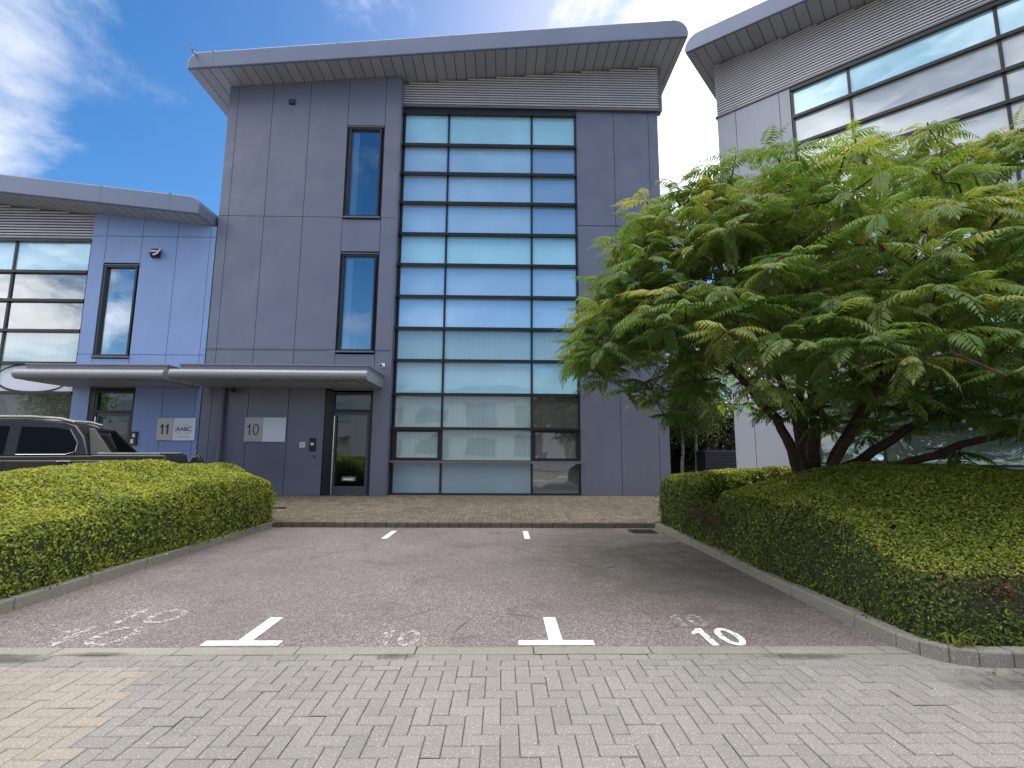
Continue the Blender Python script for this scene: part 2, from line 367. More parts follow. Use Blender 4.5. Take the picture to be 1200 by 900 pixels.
# ------------------------------------------------------------------ ground
struct(MB().box(-400, 400, -400, 400, -.6, -.05, 'paver_brown').build('ground'))
def blocks(name, mat, rects, zf, ch=.004, g=.002, var=.15):
    """small paving blocks with chamfered edges as one sheet; rects rows x0,x1,y0,y1"""
    r = np.asarray(rects); n = len(r)
    x0, x1, y0, y1 = r[:, 0]+g, r[:, 1]-g, r[:, 2]+g, r[:, 3]-g
    cor = [(x0, y0), (x1, y0), (x1, y1), (x0, y1)]; cin = [(x0+ch, y0+ch), (x1-ch, y0+ch), (x1-ch, y1-ch), (x0+ch, y1-ch)]
    dz = rng.normal(0, .0012, n)
    V = np.zeros((n, 8, 3))
    for k in range(4):
        V[:, k, 0], V[:, k, 1] = cor[k]; V[:, k, 2] = zf(V[:, k, 0], V[:, k, 1])-ch*1.2+dz
        V[:, k+4, 0], V[:, k+4, 1] = cin[k]; V[:, k+4, 2] = zf(V[:, k+4, 0], V[:, k+4, 1])+dz
    base = (np.arange(n)*8)[:, None, None]
    F = np.array([(4, 5, 6, 7), (0, 1, 5, 4), (1, 2, 6, 5), (2, 3, 7, 6), (3, 0, 4, 7)])[None]+base
    t = np.repeat(np.clip(rng.normal(.5, var, n), 0, 1), 8)
    return np_mesh(name, V.reshape(-1, 3), F.reshape(-1, 4), mat, t)
def herring(x0, x1, y0, y1, s=.1):
    out = []
    nx, ny = int((x1-x0)/s)+8, int((y1-y0)/s)+8
    for j in range(-4, ny):
        for i in range(-4, nx):
            k = (i-j) % 4
            if k == 0: a = (i, i+2, j, j+1)
            elif k == 3: a = (i, i+1, j, j+2)
            else: continue
            xa, xb, ya, yb = x0+a[0]*s, x0+a[1]*s, y0+a[2]*s, y0+a[3]*s
            xa, xb, ya, yb = max(xa, x0), min(xb, x1), max(ya, y0), min(yb, y1)
            if xb-xa > .03 and yb-ya > .03: out.append((xa, xb, ya, yb))
    return out
Z0 = lambda x, y: np.zeros_like(x)
H = herring(-12, 12, -3.0, 3.77)
course = [(x, x+.2, 3.77, 3.87) for x in np.arange(-12, 12, .2)]+[(x+.1, x+.3, 3.87, 3.97) for x in np.arange(-12, 12, .2)]
allb = H+course
def in_warm_light(b):  # blocks inside the light patch that is put into the paving colour
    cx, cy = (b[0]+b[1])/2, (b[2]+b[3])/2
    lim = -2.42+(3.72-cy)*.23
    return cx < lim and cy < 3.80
struct(blocks('road_paving', 'paver', [b for b in allb if not in_warm_light(b)], Z0, var=.10))
struct(blocks('warm_light_road_paving', 'paver_warm_light', [b for b in allb if in_warm_light(b)], Z0, var=.10))
struct(MB().box(-12, 12, -3, 3.97, -.05, -.009, 'grout').build('paving_bed'))
# flush concrete channel
struct(blocks('channel_stone', 'concrete', [(x+.002, x+.898, 3.972, 4.118) for x in np.arange(-12.35, 12, .9)], lambda x, y: np.zeros_like(x)+.003, ch=.004))
struct(MB().box(-12, 12, 3.97, 4.12, -.05, -.008, 'grout').build('channel_bed'))
# asphalt parking bay and the ones beside it
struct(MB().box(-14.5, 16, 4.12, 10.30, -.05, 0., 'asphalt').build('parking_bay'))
# footpath in front of the buildings rises gently
def zpath(x, y): return .105+np.clip((y-10.42)/3.6, 0, 1)*.2
hp = herring(-20, 5.6, 10.44, 15.0)
struct(blocks('footpath_paving', 'paver_brown', hp, zpath, ch=.009, g=.005, var=.30))
m = MB(); m.hexa([(-40, 10.42, -.04), (7, 10.42, -.04), (7, 14.02, -.04), (-40, 14.02, -.04), (-40, 10.42, .095), (7, 10.42, .095), (7, 14.02, .295), (-40, 14.02, .295)], 'grout')
m.box(-40, 40, 14.02, 60, -.04, .292, 'grout'); struct(m.build('footpath'))
struct(MB().prism([(-14.5, 6.5), (-10.75, 6.5), (-10.75, 8.02), (-8.8, 8.74), (-6.02, 9.05), (-6.02, 11.9), (-14.5, 11.9)], 'z', -.04, .219, 'asphalt').build('raised_parking_apron'))
def kerb(name, pts, wid, z1, step=.9, mat='concrete'):
    V = MB(); p = [Vector((*q, 0)) for q in pts]
    for a, b in zip(p, p[1:]):
        L = (b-a).length; d = (b-a)/L; nn = Vector((-d.y, d.x, 0))*wid; k = max(1, round(L/step))
        for i in range(k):
            s = a+d*(L*i/k+.004); e = a+d*(L*(i+1)/k-.004); jz = random.uniform(-.004, .004)
            q = [s, e, e+nn, s+nn]
            V.hexa([(*v.xy, -.05) for v in q]+[(*v.xy, z1+jz) for v in q], mat)
    o = V.build(name, bevel=.014)
    return struct(o)
kerb('back_kerb', [(-4.62, 10.30), (3.12, 10.30)], .13, .105, .21, 'kerb_dark')
kerb('hedge_kerb', [(-4.60, 4.14), (-4.58, 10.30)], .13, .115)
arc = [(3.10, 10.30), (3.10, 4.55)]+[(3.52-.42*math.cos(a), 4.13-.42*math.sin(a)+.0) for a in np.linspace(.1, 1.35, 4)]+[(3.66, 3.70), (12, 3.70)]
kerb('planter_kerb', arc, .13, .11)
struct(MB().box(3.23, 14, 3.84, 10.30, .004, .09, 'soil').build('planting_bed'))
m = MB(); m.prism([(-4.72, 4.2), (-4.72, 10.3), (-6.2, 9.0), (-12, 9.0), (-12, 4.2)], 'z', .004, .09, 'soil'); struct(m.build('planting_soil'))

# ------------------------------------------------------------------ road markings
def tmark(x, label):
    m = MB(); m.box(x-.30, x+.30, 4.14, 4.235, .003, .007, 'paint'); m.box(x-.055, x+.055, 4.235, 4.80, .003, .007, 'paint')
    tag(m.build('bay_marking'), label, 'road marking', 'white bay markings')
tmark(-2.04, 'white T-shaped bay mark left of the middle bay, at the edge of the block paving')
tmark(.44, 'white T-shaped bay mark between the middle bay and the bay numbered 10')
for x, l in ((-2.06, 'short white stripe by the back kerb, nearer the entrance door'), (.45, 'short white stripe by the back kerb, below the middle of the tall glazing')):
    m = MB(); m.box(x-.05, x+.05, 9.0, 9.85, .003, .007, 'paint'); tag(m.build('bay_stripe'), l, 'road marking', 'white bay markings')
def roadnum(x, y, size, mat, label, sx=.9):
    o = digits_obj('bay_number', '10', size*.74, mat, None, (x, y, .004), (0, 0, 0), .001, .15, .62*sx, .002); return tag(o, label, 'road marking', 'painted bay numbers')
roadnum(1.80, 4.32, .52, 'paint_worn', 'bold white painted 10 on the asphalt of the right-hand bay')
roadnum(1.70, 4.72, .42, 'paint_faded', 'ghost of an old number behind the bold white 10')
roadnum(-.83, 4.30, .46, 'paint_faded', 'faded white number in the middle bay between the two T marks')
roadnum(-3.3, 4.35, .60, 'paint_faded', 'faded white number in the left bay, next to the edge of the paving', 1.3)
roadnum(-3.2, 4.85, .55, 'paint_faded', 'fainter worn number in the left bay, farther from the paving', 1.3)
# gully grate and small cover
g = empty('drain_grate', (2.72, 9.85, .004)); tag(g, 'dark iron drain grate in the far right corner of the parking bay', 'drain grate')
m = MB(); m.box(-.24, .24, -.2, -.16, 0, .012, 'black'); m.box(-.24, .24, .16, .2, 0, .012, 'black'); m.box(-.24, -.2, -.16, .16, 0, .012, 'black'); m.box(.2, .24, -.16, .16, 0, .012, 'black'); m.build('grate_frame', g)
m = MB()
for k in range(9): m.box(-.19+k*.044, -.17+k*.044, -.16, .16, 0, .010, 'black')
m.build('grate_bars', g)
m = MB(); m.cyl((0, 0, 0), 'z', .15, .02, 'black', 24); m.box(-.09, .09, -.012, .012, .008, .014, 'trim')
tag(m.build('access_cover', loc=(-5.2, 12.0, float(zpath(0, 12.0))+.004)), 'small dark round access cover in the footpath near the left hedge', 'access cover')

# ------------------------------------------------------------------ building pieces
def panels(m, us, z0s, z1f, y, mat, gap=.014, t=.05):
    """vertical cladding panels between joints us; horizontal joints z0s; top follows z1f(u)"""
    for a, b in zip(us, us[1:]):
        for z0, z1 in zip(z0s, z0s[1:]+[None]):
            a2, b2 = a+gap/2, b-gap/2; lo = z0+gap/2
            ta, tb = (z1-gap/2,)*2 if z1 is not None else (z1f(a2), z1f(b2))
            m.hexa([(a2, y, lo), (b2, y, lo), (b2, y+t, lo), (a2, y+t, lo), (a2, y, ta), (b2, y, tb), (b2, y+t, tb), (a2, y+t, ta)], mat)
def slab_roof(parent, u0, u1, zf, h, y0, y1, joints, round_r=.42, name='roof'):
    """mono-pitch roof slab with rounded verge; soffit is a part of its own"""
    n = 7; slope = (zf(u1)-zf(u0))/(u1-u0)
    prof = [(u0+.02, zf(u0+.02)), (u1-.02, zf(u1-.02))]
    def top(u): return zf(u)+h
    for k in range(n+1):
        a = math.pi/2*k/n; prof.append((u1-round_r+round_r*math.cos(a)**1.0, top(u1)-round_r+round_r*math.sin(a)))
    for k in range(n+1):
        a = math.pi/2*k/n; prof.append((u0+round_r-round_r*math.sin(a), top(u0)-round_r+round_r*math.cos(a)))
    m = MB(); m.prism(prof, 'y', y0, y1, 'fascia'); r = m.build(name, parent, bevel=.03)
    m = MB()
    for u in joints:
        m = MB(); m.hexa([(u-.03, y0-.004, zf(u)+.02), (u+.03, y0-.004, zf(u)+.02), (u+.03, y0+.02, zf(u)+.02), (u-.03, y0+.02, zf(u)+.02), (u-.03, y0-.004, top(u)-.02), (u+.03, y0-.004, top(u)-.02), (u+.03, y0+.02, top(u)-.02), (u-.03, y0+.02, top(u)-.02)], 'fascia')
        m.build('fascia_cover', r)
    m = MB(); e = .06; d = .012
    m.hexa([(u0+e, y0+e, zf(u0+e)-d), (u1-e, y0+e, zf(u1-e)-d), (u1-e, y1-e, zf(u1-e)-d), (u0+e, y1-e, zf(u0+e)-d),
            (u0+e, y0+e, zf(u0+e)-.002), (u1-e, y0+e, zf(u1-e)-.002), (u1-e, y1-e, zf(u1-e)-.002), (u0+e, y1-e, zf(u0+e)-.002)], 'soffit')
    m.build('soffit', r); return r
def louvre(parent, u0, u1, z0, zf, y, name='louvre_band'):
    m = MB(); z = z0
    m.hexa([(u0, y+.05, z0), (u1, y+.05, z0), (u1, y+.12, z0), (u0, y+.12, z0), (u0, y+.05, zf(u0)), (u1, y+.05, zf(u1)), (u1, y+.12, zf(u1)), (u0, y+.12, zf(u0))], 'trim')
    while z < max(zf(u0), zf(u1)):
        # slat clipped under a sloping soffit
        a, b = u0, u1
        if zf(u0) < zf(u1) and z+.075 > zf(u0): a = u0+(z+.075-zf(u0))/(zf(u1)-zf(u0))*(u1-u0)
        if zf(u1) < zf(u0) and z+.075 > zf(u1): b = u1-(z+.075-zf(u1))/(zf(u0)-zf(u1))*(u1-u0)
        if b-a > .1: m.hexa([(a, y-.012, z+.012), (b, y-.012, z+.012), (b, y+.05, z+.03), (a, y+.05, z+.03), (a, y-.006, z+.06), (b, y-.006, z+.06), (b, y+.05, z+.075), (a, y+.05, z+.075)], 'louvre')
        z += .085
    return m.build(name, parent)
def curtain(parent, us, zs, y, pane_of, bw=.06, barh=.075, cap=.11, ext=.0, name='curtain_wall'):
    """grid of mullions us and transoms zs; one glass pane per cell"""
    m = MB()
    for z in zs: m.box(us[0]-ext, us[-1]+ext*.2, y-cap, y+.06, z-barh/2, z+barh/2, 'frame_black')
    for u in us: m.box(u-bw/2, u+bw/2, y-.035, y+.055, zs[0], zs[-1], 'frame_black')
    fr = m.build(name, parent)
    for r, (z0, z1) in enumerate(zip(zs, zs[1:])):
        for c, (a, b) in enumerate(zip(us, us[1:])):
            g = MB(); j = random.uniform(-.002, .002)
            g.hexa([(a+.02, y+.005+j, z0+.02), (b-.02, y+.005-j, z0+.02), (b-.02, y+.03, z0+.02), (a+.02, y+.03, z0+.02), (a+.02, y+.005-j, z1-.02), (b-.02, y+.005+j, z1-.02), (b-.02, y+.03, z1-.02), (a+.02, y+.03, z1-.02)], pane_of(r, c))
            g.build('glass_pane', fr)
    return fr
def window(parent, u0, u1, z0, z1, y, curtain_strip=True, blind=0.):
    m = MB(); f = .05
    m.box(u0, u1, y-.012, y+.12, z0, z0+f, 'frame_black'); m.box(u0, u1, y-.012, y+.12, z1-f, z1, 'frame_black')
    m.box(u0, u0+f, y-.012, y+.12, z0+f, z1-f, 'frame_black'); m.box(u1-f, u1, y-.012, y+.12, z0+f, z1-f, 'frame_black')
    fr = m.build('window', parent)
    m = MB(); m.box(u0-.06, u1+.06, y-.05, y+.02, z0-.045, z0-.003, 'trim'); m.build('sill', fr); m = MB(); m.box(u0-.06, u1+.06, y-.03, y+.02, z1+.003, z1+.03, 'trim'); m.build('head_flashing', fr)
    m = MB(); m.box(u0+f, u1-f, y+.075, y+.085, z0+f, z1-f, 'g_clear'); m.build('pane', fr)
    m = MB()   # room behind: back, floor, ceiling and white side reveal
    m.box(u0, u1, y+1.6, y+1.65, z0, z1, 'room'); m.box(u0-.0, u0+.012, y+.13, y+1.6, z0, z1, 'reveal'); m.box(u1-.012, u1, y+.13, y+1.6, z0, z1, 'room')
    m.box(u0, u1, y+.13, y+1.6, z0-.01, z0, 'room'); m.box(u0, u1, y+.13, y+1.6, z1, z1+.01, 'room')
    if curtain_strip: m.box(u0+.10, u0+.27, y+.13, y+.15, z0+.02, z1-.12, 'reveal')
    m.build('window_recess', fr); return fr
def canopy(parent, u0, u1, yf, yb, zb, zt, end_right=True):
    """flat entrance canopy with a bullnose front edge"""
    m = MB(); r = (zt-zb)/2; zc = (zt+zb)/2
    prof = [(yf+r-r*math.sin(a), zc+r*math.cos(a)) for a in np.linspace(0, math.pi, 12)]
    prof += [(yb, zb+.0), (yb, zt)]
    prof = [(y, z) for y, z in prof]
    m.prism(prof, 'x', u0, u1, 'canopy'); c = m.build('canopy', parent, bevel=.012, smooth=True)
    m = MB(); m.box(u0+.16, u1-.02, yf+.20, yb, zt+.0035, zt+.12, 'trim'); m.box(u0+.14, u1+.0, yf+.18, yb, zt+.1205, zt+.145, 'canopy'); m.build('canopy_upstand', c)
    m = MB(); m.box(u0+.05, u1-.05, yf+.35, yb-.02, zb-.012, zb-.003, 'soffit'); m.build('canopy_soffit', c)
    return c
def door(parent, u0, u1, z0, zd, zt, y, letter=True):
    f = .06; m = MB()
    m.box(u0, u0+f, y, y+.14, z0, zt, 'frame_black'); m.box(u1-f, u1, y, y+.14, z0, zt, 'frame_black')
    m.box(u0+f, u1-f, y, y+.14, zt-f, zt, 'frame_black'); m.box(u0+f, u1-f, y, y+.14, zd, zd+.07, 'frame_black')
    fr = m.build('door_frame', parent)
    m = MB(); m.box(u0+f, u1-f, y+.06, y+.07, zd+.07, zt-f, 'g_door'); m.build('transom_pane', fr)
    a, b = u0+f+.006, u1-f-.006; m = MB(); s = .075
    m.box(a, a+s, y+.02, y+.09, z0+.02, zd-.006, 'frame_grey'); m.box(b-s, b, y+.02, y+.09, z0+.02, zd-.006, 'frame_grey')
    m.box(a+s, b-s, y+.02, y+.09, z0+.02, z0+.26, 'frame_grey'); m.box(a+s, b-s, y+.02, y+.09, zd-.09, zd-.006, 'frame_grey')
    d = m.build('door', parent, bevel=.004)
    m = MB(); m.box(a+s, b-s, y+.05, y+.06, z0+.26, zd-.09, 'g_door'); m.build('door_pane', d)
    m = MB(); hx = a+.05; m.tube([(hx, y-.075, z0+.05), (hx, y-.075, zd-.12)], .016, 'steel', 10)
    for z in (z0+.15, (z0+zd)/2, zd-.25): m.tube([(hx, y-.075, z), (hx, y+.02, z)], .010, 'steel', 8)
    m.build('pull_handle', d)
    if letter:
        c = (a+b)/2-.02; m = MB(); m.box(c-.19, c+.19, y+.035, y+.055, z0+.40, z0+.52, 'steel'); m.box(c-.14, c+.14, y+.03, y+.045, z0+.425, z0+.475, 'white'); m.build('letter_plate', d)
    m = MB(); m.box(u0-.02, u1+.02, y-.06, y+.1, z0-.03, z0+.012, 'steel'); m.build('threshold', fr)
    m = MB(); m.box(u0+.1, u1-.1, y+1.8, y+1.85, z0, zt, 'room'); m.box(u0+f, u0+f+.01, y+.15, y+1.8, z0, zt, 'room'); m.box(u1-f-.01, u1-f, y+.15, y+1.8, z0, zt, 'room'); m.box(u0+f, u1-f, y+.15, y+1.8, zt-f, zt, 'room'); m.box(u0+f, u1-f, y+.15, y+1.8, z0-.01, z0, 'room')
    m.build('lobby', fr); return d
ZS = [.33, 1.25, 2.18, 3.16, 4.15, 5.11, 6.08, 7.06, 8.03, 9.03, 9.99, 10.94, 12.02]

# ---- building 10
B10 = empty('office_building', (0, 14, 0))
tag(B10, 'three-storey dark grey clad office unit 10 with a tall narrow gridded glass front', 'office building', 'office units')
zf10 = lambda u: 12.53+.0935*(u+9.29)
zw10 = lambda u: zf10(u)-.016
base = .30

def wall_panels(parent, spec, mat, zw, backs, name='wall'):
    """spec: (u0,u1,z0,z1 or None for up to the sloping soffit); thin dark joints show between"""
    m = MB()
    for u0, u1, z0, z1 in spec: panels(m, [u0, u1], [z0], (lambda u, z1=z1: z1-.007) if z1 is not None else zw, 0, mat)
    for u0, u1, z0, z1 in backs: m.box(u0, u1, .055, .10, z0, z1, 'joint')
    return m.build(name, parent)
cols = [-8.44, -8.16, -7.11, -5.97, -4.80]; spec = []
for a, b in zip(cols, cols[1:]): spec += [(a, b, 3.62, 4.40), (a, b, 4.40, 8.40), (a, b, 8.40, None)]
spec += [(-4.80, -3.67, 3.22, 4.27), (-4.80, -3.67, 7.34, 8.34), (-4.80, -3.67, 11.37, None), (-3.67, -3.23, base, 4.40), (-3.67, -3.23, 4.40, 8.40), (-3.67, -3.23, 8.40, None)]
low = [-8.44, -8.16, -7.14, -6.02, -5.0]
for a, b in zip(low, low[1:]): spec.append((a, b, base, 3.62))
wall_panels(B10, spec, 'clad_grey', zw10, [(-8.43, -5.02, base, 12.4), (-5.02, -4.74, 3.2, 12.6), (-3.73, -3.24, base, 12.9), (-4.74, -3.73, 11.37, 12.7), (-4.74, -3.73, 7.34, 8.33), (-4.74, -3.73, 3.22, 4.26)])
m = MB(); m.box(-5.0, -4.81, .02, .10, base, 3.21, 'frame_black'); m.build('door_side_panel', B10)
m = MB(); m.box(-3.232, -3.19, .0, .42, base, 12.95, 'clad_grey'); m.build('wall_return', B10)
m = MB(); m.box(-8.46, -5.0, -.02, -.001, 4.385, 4.415, 'trim'); m.box(-3.66, -3.25, -.02, -.001, 4.385, 4.415, 'trim'); m.build('string_trim', B10)
Yg = .35
def pane10(r, c):
    if r in (3, 7, 11): return 'g_span'
    if r == 0: return 'g_dark' if c == 2 else 'g_frost'
    if r in (1, 2): return 'g_dark' if c == 2 else 'g_low'
    if r == 4: return 'g_low'
    if c == 2 and r in (8, 9, 10): return 'g_sky'
    return 'g_blind'
cw = curtain(B10, [-3.13, -1.755, .835, 2.20], ZS, Yg, pane10, cap=.13, ext=.07)
m = MB(); m.box(-3.10, 2.17, Yg+.05, Yg+.4, ZS[0], ZS[0]+.02, 'room'); m.box(-3.10, 2.17, Yg+.4, Yg+.45, ZS[0], ZS[-1], 'room'); m.build('floor_void', cw)
for a, b in ((-3.10, -1.79), (.87, 2.17)):   # opening lights on the second row
    m = MB()
    z0, z1 = ZS[1]+.04, ZS[2]-.04
    m.box(a, b, Yg-.03, Yg+.0, z0, z0+.06, 'frame_black'); m.box(a, b, Yg-.03, Yg+.0, z1-.06, z1, 'frame_black'); m.box(a, a+.07, Yg-.03, Yg+.0, z0+.06, z1-.06, 'frame_black'); m.box(b-.07, b, Yg-.03, Yg+.0, z0+.06, z1-.06, 'frame_black')
    m.build('opening_light_frame', cw)
m = MB(); m.box(-3.17, 2.22, Yg-.17, Yg-.01, ZS[1]-.05, ZS[1]+.02, 'trim'); m.box(-3.18, 2.22, Yg-.15, Yg+.05, .285, .29+.03, 'trim'); m.build('sill_trim', cw)
# right-hand panels, louvre, roof
def wall_right(parent, us, zt, mat, y, name='wall'):
    m = MB(); spec_ = list(zip(us, us[1:]))
    for a, b in spec_:
        panels(m, [a, b], [base], lambda u: 8.386, y, mat); panels(m, [a, b], [8.40], lambda u: zt, y, mat)
    m.box(us[0]+.005, us[-1]-.01, y+.055, y+.10, base, zt, 'joint'); return m.build(name, parent)
wall_right(B10, [2.235, 3.42, 4.52, 4.83], 12.20, 'clad_grey', Yg-.02)
louvre(B10, -3.19, 4.93, 12.26, zw10, Yg-.05)
m = MB(); m.box(-3.19, 4.95, Yg-.12, Yg+.1, 12.215, 12.265, 'trim'); m.box(4.90, 4.96, Yg-.10, Yg+.2, 12.266, 13.75, 'trim'); m.box(-3.19, 2.23, Yg-.06, Yg+.1, 12.06, 12.214, 'frame_black'); m.build('head_trim', B10)
slab_roof(B10, -9.29, 5.50, zf10, .56, -.78, 14.2, [-8.55, -4.95, -1.63, 1.66, 4.95])
for x0, x1 in ((-8.43, -8.30), (4.66, 4.80)):
    m = MB(); m.hexa([(x0, .102 if x0 < 0 else Yg+.09, base), (x1, .102 if x0 < 0 else Yg+.09, base), (x1, 13, base), (x0, 13, base), (x0, .102 if x0 < 0 else Yg+.09, zw10(x0)), (x1, .102 if x0 < 0 else Yg+.09, zw10(x1)), (x1, 13, zw10(x1)), (x0, 13, zw10(x0))], 'clad_grey'); m.build('side_wall', B10)
m = MB(); m.box(-8.30, 4.66, 12.9, 13, base, 12.4, 'clad_grey'); m.build('rear_wall', B10)
window(B10, -4.72, -3.75, 8.42, 11.30, 0); window(B10, -4.73, -3.75, 4.36, 7.26, 0)
canopy(B10, -8.30, -3.40, -1.72, -.002, 3.28, 3.54)
door(B10, -4.81, -3.68, .30, 2.62, 3.17, .03)
m = MB(); m.tube([(-7.80, -.08, 3.26), (-7.80, -.08, .31)], .055, 'trim', 12)
for z in (.9, 2.2): m.box(-7.87, -7.73, -.09, 0, z, z+.05, 'trim')
m.build('drainpipe', B10)

# ---- building 11
B11 = empty('office_building', (0, 14, 0))
tag(B11, 'lower blue-panelled office unit 11 with a dark gridded window wall, at the left', 'office building', 'office units')
zf11 = lambda u: 8.635-.1015*(u+14.07)
zw11 = lambda u: zf11(u)-.016
spec = []
for a, b in zip([-12.03, -11.61, -10.58, -9.56, -8.62, -8.46], [-11.61, -10.58, -9.56, -8.62, -8.46]):
    if (a, b) == (-11.61, -10.58): spec += [(a, b, 3.6, 4.08), (a, b, 6.9, 7.72), (a, b, 7.72, None)]
    else: spec += [(a, b, 4.20, 7.72), (a, b, 7.72, None), (a, b, 3.6, 4.20)]
spec += [(-12.03, -11.55, base, 3.6), (-10.30, -9.52, base, 3.6), (-9.52, -8.62, base, 3.6), (-8.62, -8.46, base, 3.6)]
wall_panels(B11, spec, 'clad_blue', zw11, [(-12.02, -11.58, base, 8.3), (-10.61, -8.47, 3.2, 7.95), (-10.2, -8.47, base, 3.2), (-11.58, -10.61, 6.9, 8.2), (-11.58, -10.61, 3.3, 4.07)])
window(B11, -11.56, -10.62, 4.15, 6.82, 0)
m = MB(); m.box(-11.55, -11.40, .02, .1, base, 3.2, 'frame_black'); m.box(-11.55, -10.30, .03, .1, 3.2, 3.6, 'frame_black'); m.build('door_side_panel', B11)
door(B11, -11.40, -10.31, .30, 2.55, 3.17, .03, False)
zs11 = [.33, 1.25, 2.18, 3.10, 3.94, 4.88, 5.77, 6.63, 7.58]
def pane11(r, c):
    if r == 3: return 'g_band'
    if r == 7: return 'g_span'
    if r < 3: return 'g_dark'
    return 'g_clear' if r in (5, 6) else 'g_low'
cw = curtain(B11, [-20.0, -18.6, -16.0, -14.24, -12.07], zs11, .10, pane11, cap=.10)
m = MB(); m.box(-19.9, -12.1, 2.2, 2.25, 3.9, 7.6, 'room'); m.box(-19.9, -12.1, .2, 2.2, 4.6, 4.65, 'room'); m.box(-19.9, -12.1, .2, 2.2, 6.7, 6.75, 'room'); m.box(-13.2, -13.05, .4, 2.2, 4.65, 6.7, 'reveal'); m.box(-15.4, -14.6, 1.9, 2.0, 4.65, 6.2, 'reveal'); m.build('floor_void', cw)
louvre(B11, -20, -12.05, 7.66, zw11, .08)
m = MB(); m.box(-20, -12.04, 0, .2, 7.60, 7.66, 'trim'); m.build('head_trim', B11)
slab_roof(B11, -20.5, -8.55, zf11, .54, -.75, 12.8, [-17.5, -14.4, -11.35, -9.4][1:], .3)
for a, b, c, d in ((-8.60, -8.47, .102, 7.9), (-20.0, -19.9, .2, 8.6)):
    m = MB(); m.box(a, b, c, 12.5, base, d, 'clad_blue'); m.build('side_wall', B11)
m = MB(); m.box(-19.9, -8.6, 12.4, 12.5, base, 7.9, 'clad_blue'); m.build('rear_wall', B11)
canopy(B11, -12.20, -8.50, -1.62, -.002, 3.27, 3.53)
# company lettering on the white band of 11: large black oval, mostly behind the canopy
m = MB()
for r_, z_ in ((1.0, .40),):
    pts = [(-13.28+1.02*math.cos(a), .095, 3.52+.41*math.sin(a)) for a in np.linspace(0, 2*math.pi, 49)]
    for k in range(48):
        t0, t1 = .012+.028*abs(math.sin(math.pi*k/24+.3)), .012+.028*abs(math.sin(math.pi*(k+1)/24+.3))
        a, b = pts[k], pts[k+1]
        A = Vector((a[0]+13.28, 0, a[2]-3.52)).normalized(); Bn = Vector((b[0]+13.28, 0, b[2]-3.52)).normalized()
        q = [Vector(a)-A*t0, Vector(b)-Bn*t1, Vector(b)+Bn*t1, Vector(a)+A*t0]
        m.hexa([v+Vector((0, .004, 0)) for v in q]+[v-Vector((0, .004, 0)) for v in q], 'ink')
o = m.build('band_logo', B11)
text_obj('band_lettering', 'C', .42, 'ink', B11, (-14.62, .09, 3.52), (R_(90), 0, 0), .003)

# ---- right-hand building, turned about 48 degrees
BR = empty('office_building', (6.85, 14.59, 0), R_(-42))
tag(BR, 'pale lilac office block on the right, angled behind the leafy tree', 'office building', 'office units')
zfR = lambda u: 14.19-.093*u
zwR = lambda u: zfR(u)-.016
m = MB()
for a, b in ((0, .56), (.56, 1.80), (1.80, 2.09)):
    panels(m, [a, b], [base], lambda u: 8.386, 0, 'clad_pale'); panels(m, [a, b], [8.40], lambda u: 12.23, 0, 'clad_pale')
m.box(.01, 2.08, .055, .10, base, 12.2, 'joint'); m.build('wall', BR)
zsR = [1.25, 2.18, 3.16, 4.15, 5.11, 6.08, 7.06, 8.03, 8.83, 9.62, 10.42, 11.28, 12.16]
def paneR(r, c):
    if r in (3, 7, 11): return 'g_span'
    if r in (0, 1): return 'g_wavy'
    return 'g_pale'
cw = curtain(BR, [2.13, 3.52, 6.46, 9.40, 10.8], zsR, .08, paneR, bw=.07, barh=.085, cap=.10)
m = MB(); m.box(2.10, 10.9, .0, .1, base, 1.20, 'clad_grey'); m.build('plinth_panel', BR)
m = MB(); m.box(2.10, 10.9, -.06, .1, 1.205, 1.245, 'fascia'); m.build('sill_trim', BR)
louvre(BR, 0, 14, 12.30, zwR, .02)
m = MB(); m.box(-.04, 14, -.04, .12, 12.24, 12.295, 'trim'); m.box(2.1, 10.9, -.01, .12, 12.16, 12.239, 'frame_black'); m.build('head_trim', BR)
slab_roof(BR, -.58, 15, zfR, .53, -1.0, 12.2, [.1, 2.7, 5.4, 8.1, 11])
for a, b, c, d in ((.01, .14, .102, 14.0), (13.86, 14, .2, 12.7)):
    m = MB(); m.box(a, b, c, 11.6, base, d, 'clad_pale'); m.build('side_wall', BR)
m = MB(); m.box(10.92, 13.86, 0, .1, base, 12.2, 'clad_pale'); m.build('end_wall', BR)
m = MB(); m.box(.14, 13.86, 11.5, 11.6, base, 12.7, 'clad_pale'); m.build('rear_wall', BR)

# ---- pale block across the road (seen in the glass)
BO = empty('office_building', (0, -25, 0))
tag(BO, 'grey office block across the road with a low curved roof, facing the glass front', 'office building', 'office units')
m = MB(); m.box(-60, 24, -10, 0, 0, 8.4, 'clad_mid'); m.build('wall', BO)
prof = [(x, 8.42+3.0*max(0, 1-((x+8)/16)**2)**.6) for x in np.linspace(8, -24, 22)]
m = MB(); m.prism(prof+[(-24, 8.41), (8, 8.41)], 'y', -10, .6, 'trim'); m.build('roof', BO)
for k in range(15):
    x = -56+k*5.2
    for z in (1.0, 4.6):
        m = MB(); m.box(x, x+3.4, -.03, .06, z, z+2.2, 'g_dark'); m.build('window', BO)

